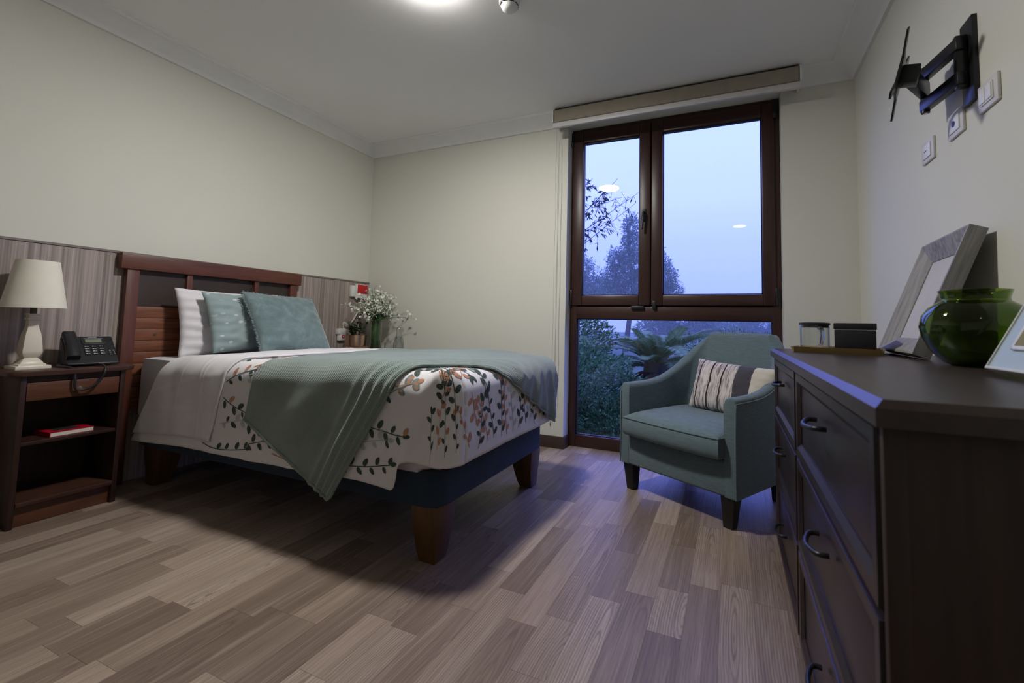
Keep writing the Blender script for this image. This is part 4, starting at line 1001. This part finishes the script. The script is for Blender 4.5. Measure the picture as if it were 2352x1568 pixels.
gm = NT('solid_glass'); gm.b.inputs['Transmission Weight'].default_value = 1; gm.b.inputs['Roughness'].default_value = .02; gm.b.inputs['IOR'].default_value = 1.46
tube_obj('handle', [tuple(p) for p in q], .0065, gm.m, t, 12)
t = thing('storage_box', 'matt black lidded box standing on the tray', 'box'); t.matrix_world = Mt @ Matrix.Translation((.056, .0, .0065))
box('body', -.060, .060, -.070, .070, 0, .078, M_BLACK, t, .003); box('lid', -.062, .062, -.072, .072, .079, .102, M_BLACK, t, .003)
# picture frame leaning on the wall
def lean_frame(name, label, w_, h_, depth, bw, origin, heading, lean, mats, profile, extra=None):
    t = thing(name, label, 'picture frame'); t.matrix_world = Matrix.Translation(origin) @ Matrix.Rotation(heading, 4, 'Z') @ Matrix.Rotation(-lean, 4, 'X')
    # local: X width, Z height, -Y front
    cs = [(-w_/2, 0), (w_/2, 0), (w_/2, h_), (-w_/2, h_)]
    dirs = [(1, 1), (-1, 1), (-1, -1), (1, -1)]
    for k in range(4):
        bm = bmesh.new(); a, b = cs[k], cs[(k+1) % 4]; da, db = dirs[k], dirs[(k+1) % 4]
        A_ = [bm.verts.new((a[0]+da[0]*p, q_, a[1]+da[1]*p)) for p, q_ in profile]; B_ = [bm.verts.new((b[0]+db[0]*p, q_, b[1]+db[1]*p)) for p, q_ in profile]
        n_ = len(profile)
        for i in range(n_): bm.faces.new((A_[i], A_[(i+1) % n_], B_[(i+1) % n_], B_[i]))
        bm.faces.new(A_); bm.faces.new(B_[::-1]); finish(bm, ('bottom_rail', 'side_rail', 'top_rail', 'side_rail')[k], mats[0], t)
    return t
prof1 = [(0, 0), (0, -.045), (.006, -.046), (.060, -.012), (.062, 0)]
t = lean_frame('picture_frame', 'grey wooden picture frame with deep border leaning on the wall', .400, .409, .045, .06, (.549, 1.840, DZ+.001), math.radians(-92.5), math.radians(20.6), [M_FRAMEG], prof1)
box('backing', -.145, .145, -.009, -.003, .055, .355, plain('frame_backing_cream', (.52, .50, .43), .6), t)
bm = bmesh.new(); bx(bm, -.02, .02, -.004, .0, 0, .30, mat=Matrix.Translation((0, .0, .0)) ); finish(bm, 'easel_strut', M_BLACK, t)
# green vase
def m_green():
    t = NT('green_glass'); t.b.inputs['Base Color'].default_value = (.24, .36, .035, 1); t.b.inputs['Roughness'].default_value = .02
    t.b.inputs['Transmission Weight'].default_value = 1.0; t.b.inputs['IOR'].default_value = 1.46
    return t.m
vp = [(0, 0), (.047, 0), (.060, .006), (.086, .032), (.103, .066), (.108, .095), (.103, .121), (.089, .142), (.072, .154), (.064, .160), (.063, .166), (.067, .181), (.069, .185)]
vin = [(r-.005 if r > .01 else 0, z_+(.006 if i < 3 else .001)) for i, (r, z_) in enumerate(vp)][::-1]
o = lathe_obj('round_vase', vp + vin, m_green(), None, 64); o.location = (.552, 1.40, DZ+.001)
tag(o, 'round dark green glass vase on the dresser', 'vase')
# pale blue frame at the near end
t = thing('photo_frame', 'pale blue photo frame with white inner edge leaning beside the green vase', 'picture frame')
t.matrix_world = Matrix.Translation((.475, 1.030, DZ+.006)) @ Matrix.Rotation(math.radians(-88), 4, 'Z') @ Matrix.Rotation(math.radians(-27), 4, 'X')
MB_ = plain('pale_blue_frame', (.42, .52, .52), .45, var=.05); MW_ = plain('frame_white', (.70, .72, .72), .4)
w_, h_ = .19, .24
bm = bmesh.new()
for (a, b, c, d_) in ((-w_/2, w_/2, 0, .042), (-w_/2, w_/2, h_-.042, h_), (-w_/2, -w_/2+.042, .042, h_-.042), (w_/2-.042, w_/2, .042, h_-.042)): bx(bm, a, b, -.016, 0, c, d_)
finish(bm, 'border', MB_, t)
bm = bmesh.new(); i0 = .042
for (a, b, c, d_) in ((-w_/2+i0, w_/2-i0, i0, i0+.008), (-w_/2+i0, w_/2-i0, h_-i0-.008, h_-i0), (-w_/2+i0, -w_/2+i0+.008, i0, h_-i0), (w_/2-i0-.008, w_/2-i0, i0, h_-i0)): bx(bm, a, b, -.022, -.002, c, d_, .002)
finish(bm, 'inner_bead', MW_, t, True, 40)
bm = bmesh.new(); bx(bm, -w_/2-.003, w_/2+.003, -.020, .002, -.0005, .006, .002); bx(bm, -w_/2-.005, -w_/2, -.019, .001, .004, h_, .002); bx(bm, w_/2, w_/2+.005, -.019, .001, .004, h_, .002)
finish(bm, 'edge', plain('frame_edge', (.60, .62, .55), .4), t, True, 40)
box('photo', -w_/2+.048, w_/2-.048, -.004, -.002, .048, h_-.048, plain('yellow_picture', (.62, .50, .14), .5, var=.35, vscale=12), t)
bm = bmesh.new(); bx(bm, -.018, .018, 0, .004, .0, .16, mat=Matrix.Translation((0, .001, .04)) @ Matrix.Rotation(math.radians(6), 4, 'X')); finish(bm, 'easel_strut', MB_, t)

# ------------------------------------------------------------------ television bracket and wall plates
t = thing('tv_bracket', 'black articulated television bracket without a set on the right wall', 'tv bracket', (XR, 1.72, 1.75))
box('wall_plate', -.014, 0, -.038, .038, -.135, .130, M_BLKMET, t, .002)
box('pivot', -.044, -.014, -.010, .010, -.085, .085, M_BLKMET, t, .003)
W0, E0, V0 = Vector((-.035, -.005, 0)), Vector((-.066, .165, 0)), Vector((-.176, .030, 0))
def bar(nm, a, b, z0, z1, half, over=.012):
    d_ = (b-a).normalized(); n_ = Vector((-d_.y, d_.x, 0)); a2, b2 = a-d_*over, b+d_*over
    bm = bmesh.new(); prism(bm, [tuple((p+n_*s*half).xy) for p, s in ((a2, 1), (a2, -1), (b2, -1), (b2, 1))], 'Z', z0, z1)
    bmesh.ops.bevel(bm, geom=list(bm.edges), offset=.003, segments=2, profile=.5, affect='EDGES'); return finish(bm, nm, M_BLKMET, t, True, 40)
bar('arm', W0, E0, .035, .075, .013); bar('arm', W0, E0, -.075, -.035, .013)
bm = bmesh.new(); tube(bm, [(E0.x, E0.y, -.082), (E0.x, E0.y, .080)], .013, 16); finish(bm, 'elbow', M_BLKMET, t, True, 40)
bar('forearm', E0, V0+Vector((.035, .02, 0)), -.030, .030, .013)
hd = Matrix.Translation(V0) @ Matrix.Rotation(math.radians(-106.5), 4, 'Z') @ Matrix.Rotation(math.radians(-14), 4, 'X')
# head-frame: local X along the plate, Z up, -Y out of the plate front
bm = bmesh.new(); bx(bm, -.022, .022, .004, .050, -.030, .030, .003, mat=hd); finish(bm, 'tilt_head', M_BLKMET, t, True, 40)
bm = bmesh.new(); bx(bm, -.055, .055, -.004, .004, -.060, .060, .002, mat=hd)
for s in (-1, 1):
    for s2 in (-1, 1):
        a = math.atan2(s2, s); mm = hd @ Matrix.Rotation(-a, 4, 'Y'); bx(bm, .045, .148, -.003, .003, -.013, .013, .001, 1, mm)
finish(bm, 'set_plate', M_BLKMET, t, True, 40)
for zz in (-.078, .078):
    bm = bmesh.new(); tube(bm, [(E0.x, E0.y, zz-.006), (E0.x, E0.y, zz+.006)], .007, 12); finish(bm, 'bolt', M_CHROME, t, True, 40)
def wall_plate(name, label, yc, zc, hole, cat='outlet'):
    t = thing(name, label, cat, (XR, yc, zc), 0, 'white wall plates on the right wall')
    box('cover', -.009, 0, -.053, .053, -.041, .041, plain('plate_white', (.66, .65, .63), .4, var=.02), t, .003)
    box('insert', -.013, -.008, -.034, .034, -.026, .026, M_WHITEP, t, .002)
    if hole == 1:
        bm = bmesh.new(); tube(bm, [(-.0145, 0, 0), (-.0125, 0, 0)], .010, 16); finish(bm, 'socket_hole', M_BLACK, t, True, 40)
    elif hole == 2:
        for q in (-.012, 0, .012): box('socket_hole', -.0140, -.0128, q-.0022, q+.0022, -.0022, .0022, M_BLACK, t)
    else:
        for q in (-.017, .017): box('rocker', -.016, -.012, q-.015, q+.015, -.022, .022, M_WHITEP, t, .002)
wall_plate('wall_socket', 'white wall plate with double rocker, beside the bracket plate', 1.627, 1.597, 0)
wall_plate('wall_socket', 'white wall plate with a black aerial hole below the bracket', 1.828, 1.595, 1)
wall_plate('wall_socket', 'white three-pin wall socket plate nearest the window', 2.053, 1.588, 2)

# ------------------------------------------------------------------ garden outside the window
def leaf_cloud(name, pts, size, mat, parent=None, seed=0, aspect=.45, sizes=None, dirs=None):
    r = np.random.default_rng(seed); n = len(pts); pts = np.asarray(pts)
    d = r.normal(size=(n, 3)) if dirs is None else dirs + r.normal(size=(n, 3))*.5
    d /= np.linalg.norm(d, axis=1, keepdims=True); q = r.normal(size=(n, 3)); s = np.cross(d, q); s /= np.linalg.norm(s, axis=1, keepdims=True)
    nrm = np.cross(s, d); L = size*r.uniform(.6, 1.3, (n, 1)); W_ = L*aspect
    V = np.stack([pts, pts+d*L*.5+s*W_*.5+nrm*W_*.12, pts+d*L, pts+d*L*.5-s*W_*.5+nrm*W_*.12], 1).reshape(-1, 3)
    me = bpy.data.meshes.new(name); me.vertices.add(4*n); me.vertices.foreach_set('co', V.ravel())
    me.loops.add(4*n); me.loops.foreach_set('vertex_index', np.arange(4*n, dtype=np.int32))
    me.polygons.add(n); me.polygons.foreach_set('loop_start', np.arange(0, 4*n, 4, dtype=np.int32)); me.polygons.foreach_set('loop_total', np.full(n, 4, dtype=np.int32))
    me.update(calc_edges=True); me.validate(); return link(name, me, mat, parent)
def m_leaf(name, cols, scale=1.5, rough=.45, trans=.25):
    t = NT(name); g = t.n('NewGeometry'); n1 = t.noise(g.outputs['Position'], scale, 3)
    rp_ = t.n('MapRange'); t.l(g.outputs['Random Per Island'], rp_.inputs[0]); rp_.inputs[3].default_value = -.22; rp_.inputs[4].default_value = .22
    ad = t.n('Math', operation='ADD'); t.l(n1, ad.inputs[0]); t.l(rp_.outputs[0], ad.inputs[1])
    k = len(cols); c = t.ramp(ad.outputs[0], [(.2+.6*i/(k-1), c_) for i, c_ in enumerate(cols)]); t.l(c, t.b.inputs['Base Color'])
    t.b.inputs['Roughness'].default_value = rough; t.b.inputs['Specular IOR Level'].default_value = .4
    tl = t.n('BsdfTranslucent'); t.l(c, tl.inputs[0]); mx = t.n('MixShader'); mx.inputs[0].default_value = trans
    t.l(t.b.outputs[0], mx.inputs[1]); t.l(tl.outputs[0], mx.inputs[2]); t.l(mx.outputs[0], t.o.inputs[0]); return t.m
ML_SHR = m_leaf('shrub_leaf', [(.012, .045, .016), (.040, .115, .040), (.10, .22, .085), (.20, .34, .14)], 3.2)
ML_EUC = m_leaf('eucalyptus_leaf', [(.06, .11, .055), (.13, .21, .11), (.25, .36, .20)], 1.4, trans=.35)
ML_PALM = m_leaf('palm_leaf', [(.08, .15, .06), (.15, .24, .10), (.26, .36, .16)], 2)
ML_DRY = m_leaf('dry_palm_leaf', [(.12, .075, .05), (.24, .16, .11), (.32, .24, .15)], 2)
M_BARK = plain('bark', (.07, .055, .045), .9, var=.3, vscale=6, bump=.3)
ZG = -.55
struct(box('ground', -60, 60, YB+.26, 110, ZG-.2, ZG, plain('grass_ground', (.05, .09, .04), .9, var=.5, vscale=1.5)))
def blob(n, c, rx, ry, rz, seed, lump=.18, shell=.35):
    r = np.random.default_rng(seed); d = r.normal(size=(n, 3)); d /= np.linalg.norm(d, axis=1, keepdims=True)
    k = 1 + lump*(np.sin(d[:, 0]*6+seed)*np.sin(d[:, 1]*5+1.3*seed) + .6*np.sin(d[:, 2]*9+seed*2)*np.sin(d[:, 0]*11))
    rad = (1-shell*r.random(n)**1.6)*k
    return np.array(c)+d*rad[:, None]*np.array([rx, ry, rz]), d
def shrub(label, c, rx, ry, rz, n, seed, size=.035):
    t = thing('shrub', label, 'shrub', (c[0], c[1], ZG), 0, 'garden shrubs outside the window')
    p, d = blob(n, (0, 0, c[2]-ZG), rx, ry, rz, seed); keep = p[:, 2] > .0; leaf_cloud('foliage', p[keep], size, ML_SHR, t, seed, dirs=d[keep])
    bm = bmesh.new()
    for i in range(5):
        a = i*1.26+seed; tube(bm, [(0, 0, 0), (math.cos(a)*rx*.3, math.sin(a)*ry*.3, (c[2]-ZG)*.8), (math.cos(a)*rx*.6, math.sin(a)*ry*.6, (c[2]-ZG)*1.2)], [.03, .02, .008], 6)
    finish(bm, 'stems', M_BARK, t, True)
shrub('large rounded glossy shrub filling the lower pane, right outside the window', (-2.05, 5.3, -.02), 1.05, .9, .74, 26000, 1, .050)
shrub('mounded leafy shrub in front of the large rounded shrub', (-1.15, 4.75, -.28), .62, .5, .42, 15000, 8, .042)
shrub('low dark shrub at the foot of the window', (-.95, 4.05, -.45), .55, .36, .32, 11000, 2, .034)
shrub('low shrub hidden partly behind the armchair, outside the window', (.25, 4.5, -.30), .7, .5, .40, 10000, 3, .036)
shrub('taller open shrub behind the large rounded shrub', (-3.1, 7.6, .45), 1.15, .9, 1.0, 14000, 4, .065)
shrub('fine-leaved pale hedge clump behind the palm', (.2, 12.0, .0), 1.9, .9, .80, 14000, 5, .07)
shrub('dark round bush to the right of the palm', (.75, 8.2, -.15), .9, .8, .60, 10000, 6, .055)
# palm
palm = thing('palm_tree', 'squat feather palm with arching fronds in the garden', 'palm', (-1.27, 8.4, ZG))
crown = Vector((0, 0, .70))
bm = bmesh.new(); tube(bm, [(0, 0, 0), (0, 0, .5), (0, 0, .80), (0, 0, .95)], [.24, .27, .25, .10], 14); finish(bm, 'trunk', M_BARK, palm, True)
def frond_mesh(ln, curve, seed, mat):
    r = random.Random(seed); bm = bmesh.new(); pts = []
    for k in range(15):
        u = k/14; pts.append(Vector((ln*u*(1-.22*curve*u*u), 0, -curve*ln*.55*u**2.2)))
    tube(bm, pts, [.016*(1-.9*k/14) for k in range(15)], 5)
    for k in range(64):
        u = .16+.83*k/64; i = min(int(u*14), 13); f = u*14-i; p = pts[i]*(1-f)+pts[i+1]*f; tg = (pts[i+1]-pts[i]).normalized()
        ll = ln*.20*math.sin(PI*(.12+.82*u))**.7*r.uniform(.85, 1.1)
        for s in (-1, 1):
            d = (tg*.75 + Vector((0, s, 0))*.9 + Vector((0, 0, .30))).normalized(); e_ = p+d*ll; e_.z -= ll*.22; mid = p+d*ll*.5; wv_ = tg*.011
            v = [bm.verts.new(q) for q in (p-wv_*.5, mid-wv_, e_, mid+wv_, p+wv_*.5)]; bm.faces.new(v)
    bmesh.ops.recalc_face_normals(bm, faces=bm.faces); me = bpy.data.meshes.new('frond'); bm.to_mesh(me); bm.free(); me.materials.append(mat); return me
FM = [frond_mesh(1.35, .75, 1, ML_PALM), frond_mesh(1.2, .5, 2, ML_PALM), frond_mesh(1.3, 1.0, 3, ML_PALM)]; FD = frond_mesh(.8, 1.1, 4, ML_DRY)
rp = random.Random(4)
for i in range(34):
    a = i*2.39996+.3; tilt = [1.22, 1.0, .78, .5, .2][i % 5]*rp.uniform(.85, 1.1)
    o = bpy.data.objects.new('frond', FM[i % 3]); COL.objects.link(o); o.parent = palm; sc_ = rp.uniform(.85, 1.08)*(1.0 if tilt < 1.1 else .72)
    o.location = crown + Vector((math.cos(a)*.06, math.sin(a)*.06, .02*tilt)); o.rotation_euler = (rp.uniform(-.3, .3), -tilt, a); o.scale = (sc_,)*3
for i in range(16):
    a = i*2.39996; o = bpy.data.objects.new('dry_frond', FD); COL.objects.link(o); o.parent = palm
    o.location = crown + Vector((math.cos(a)*.16, math.sin(a)*.16, -.06)); o.rotation_euler = (0, rp.uniform(.1, .7), a); o.scale = (rp.uniform(.6, .9),)*3
# eucalyptus trees far away
def tree(label, x, y, h, blobs, n, seed, size, mat=ML_EUC):
    t = thing('tree', label, 'tree', (x, y, ZG), 0, 'trees beyond the garden'); P_, D_ = [], []
    tot = sum(b[3]*b[5] for b in blobs); bm = bmesh.new(); tube(bm, [(0, 0, 0), (.05*h, 0, h*.4), (.02*h, 0, h*.75), (0, 0, h*.95)], [.02*h, .014*h, .008*h, .002*h], 8)
    for k, (bx_, by_, bz_, rx, ry, rz) in enumerate(blobs):
        p, d = blob(int(n*rx*rz/tot), (bx_, by_, bz_), rx, ry, rz, seed+k, .28, .75); P_.append(p); D_.append(d)
        tube(bm, [(.02*h, 0, max(bz_-rz*1.2, .2*h)), (bx_*.6, by_*.6, bz_-rz*.4), (bx_, by_, bz_+rz*.4)], [.008*h, .005*h, .002*h], 6)
    leaf_cloud('foliage', np.vstack(P_), size, mat, t, seed, .4, dirs=np.vstack(D_)); finish(bm, 'trunk', M_BARK, t, True); return t
tree('tall eucalyptus tree with a narrow top seen through the window', -5.6, 25, 8.4, [(.30, 0, 7.15, .48, .5, .85), (.30, 0, 6.1, .58, .6, .8), (-.55, 0, 5.25, .60, .6, .75), (.55, 0, 4.9, .95, .9, .95), (1.75, 0, 5.0, .62, .6, .85), (2.25, 0, 4.2, .62, .6, .8), (2.55, 0, 3.3, .62, .6, .8), (.2, 0, 3.6, 1.2, 1, 1.1), (-.8, 0, 4.0, .75, .7, .9), (1.6, 0, 3.4, .95, .9, 1.0)], 30000, 20, .125)
tree('shorter grey-blue tree left of the tall eucalyptus', -9.0, 27.5, 5.9, [(.0, 0, 5.2, .75, .7, .80), (-.7, 0, 4.5, 1.0, 1, 1.0), (.9, 0, 4.0, .85, .8, .9), (.1, 0, 3.2, 1.7, 1.3, 1.2)], 17000, 40, .125)
for i, (x_, y_, h_, l_) in enumerate(((-3.2, 33, 3.2, 'hazy round tree far behind the palm'), (2.5, 36, 3.0, 'hazy distant tree beyond the bush, right of the palm'), (7.0, 40, 3.6, 'most distant hazy tree seen over the armchair back'))):
    tree(l_, x_, y_, h_, [(0, 0, h_*.6, 2.2, 1.6, h_*.36), (1.6, 0, h_*.45, 1.6, 1.4, h_*.3), (-1.8, 0, h_*.4, 1.5, 1.3, h_*.3)], 9000, 60+i*7, .25)
# near tree whose twigs reach into view
t = thing('olive_tree', 'sparse tree with thin leafy twigs reaching into the left pane', 'tree', (-4.3, 7.0, ZG))
bm = bmesh.new(); tube(bm, [(0, 0, 0), (.05, 0, 1.2), (-.05, 0, 2.4), (.1, 0, 3.6)], [.11, .09, .07, .03], 10); finish(bm, 'trunk', M_BARK, t, True)
rp = random.Random(31); LP, LD = [], []
for (z0, ex, ez) in ((1.9, 2.95, 3.63), (1.48, 2.87, 3.44), (2.97, 2.66, 3.57), (1.6, 2.59, 3.89), (2.2, 2.15, 3.94), (2.3, 2.45, 3.2)):
    bm = bmesh.new(); a, b = Vector((0, 0, z0)), Vector((ex, 0, ez)); mid = (a+b)/2+Vector((0, 0, -.04)); q = spline([a, mid, b], 14)
    tube(bm, q, [.020*(1-i/(len(q)-1))**1.5+.003 for i in range(len(q))], 6)
    for k in range(26):
        i = rp.randrange(13, len(q)-1); p = q[i]; d = Vector((rp.uniform(-.3, 1), rp.uniform(-.6, .6), rp.uniform(-.9, .7))).normalized(); l = rp.uniform(.07, .26); e_ = p+d*l
        tube(bm, [p, (p+e_)/2+Vector((0, 0, .01)), e_], [.004, .003, .0015], 4, False)
        dens = 8 if p.x < 2.45 else 1
        for j in range(dens):
            w__ = rp.uniform(.2, 1.05); LP.append(p+d*l*w__); LD.append(d+Vector((0, 0, -.7)))
    finish(bm, 'branch', M_BARK, t, True)
leaf_cloud('leaves', np.array([tuple(p) for p in LP]), .085, m_leaf('olive_leaf', [(.02, .035, .03), (.045, .065, .05)], 3), t, 5, .28, dirs=np.array([tuple(p) for p in LD]))
# evening mist over the far garden
mm_ = NT('evening_mist'); vo_ = mm_.n('VolumePrincipled'); vo_.inputs['Color'].default_value = (.90, .93, 1.0, 1); vo_.inputs['Density'].default_value = .009
mm_.l(vo_.outputs[0], mm_.o.inputs['Volume']); mm_.t.nodes.remove(mm_.b)
mist = box('mist', -45, 45, 10.5, 46, ZG+.01, 9.5, mm_.m); tag(mist, 'thin blue evening mist over the far garden', 'mist', kind='stuff')
sc.cycles.volume_bounces = 2
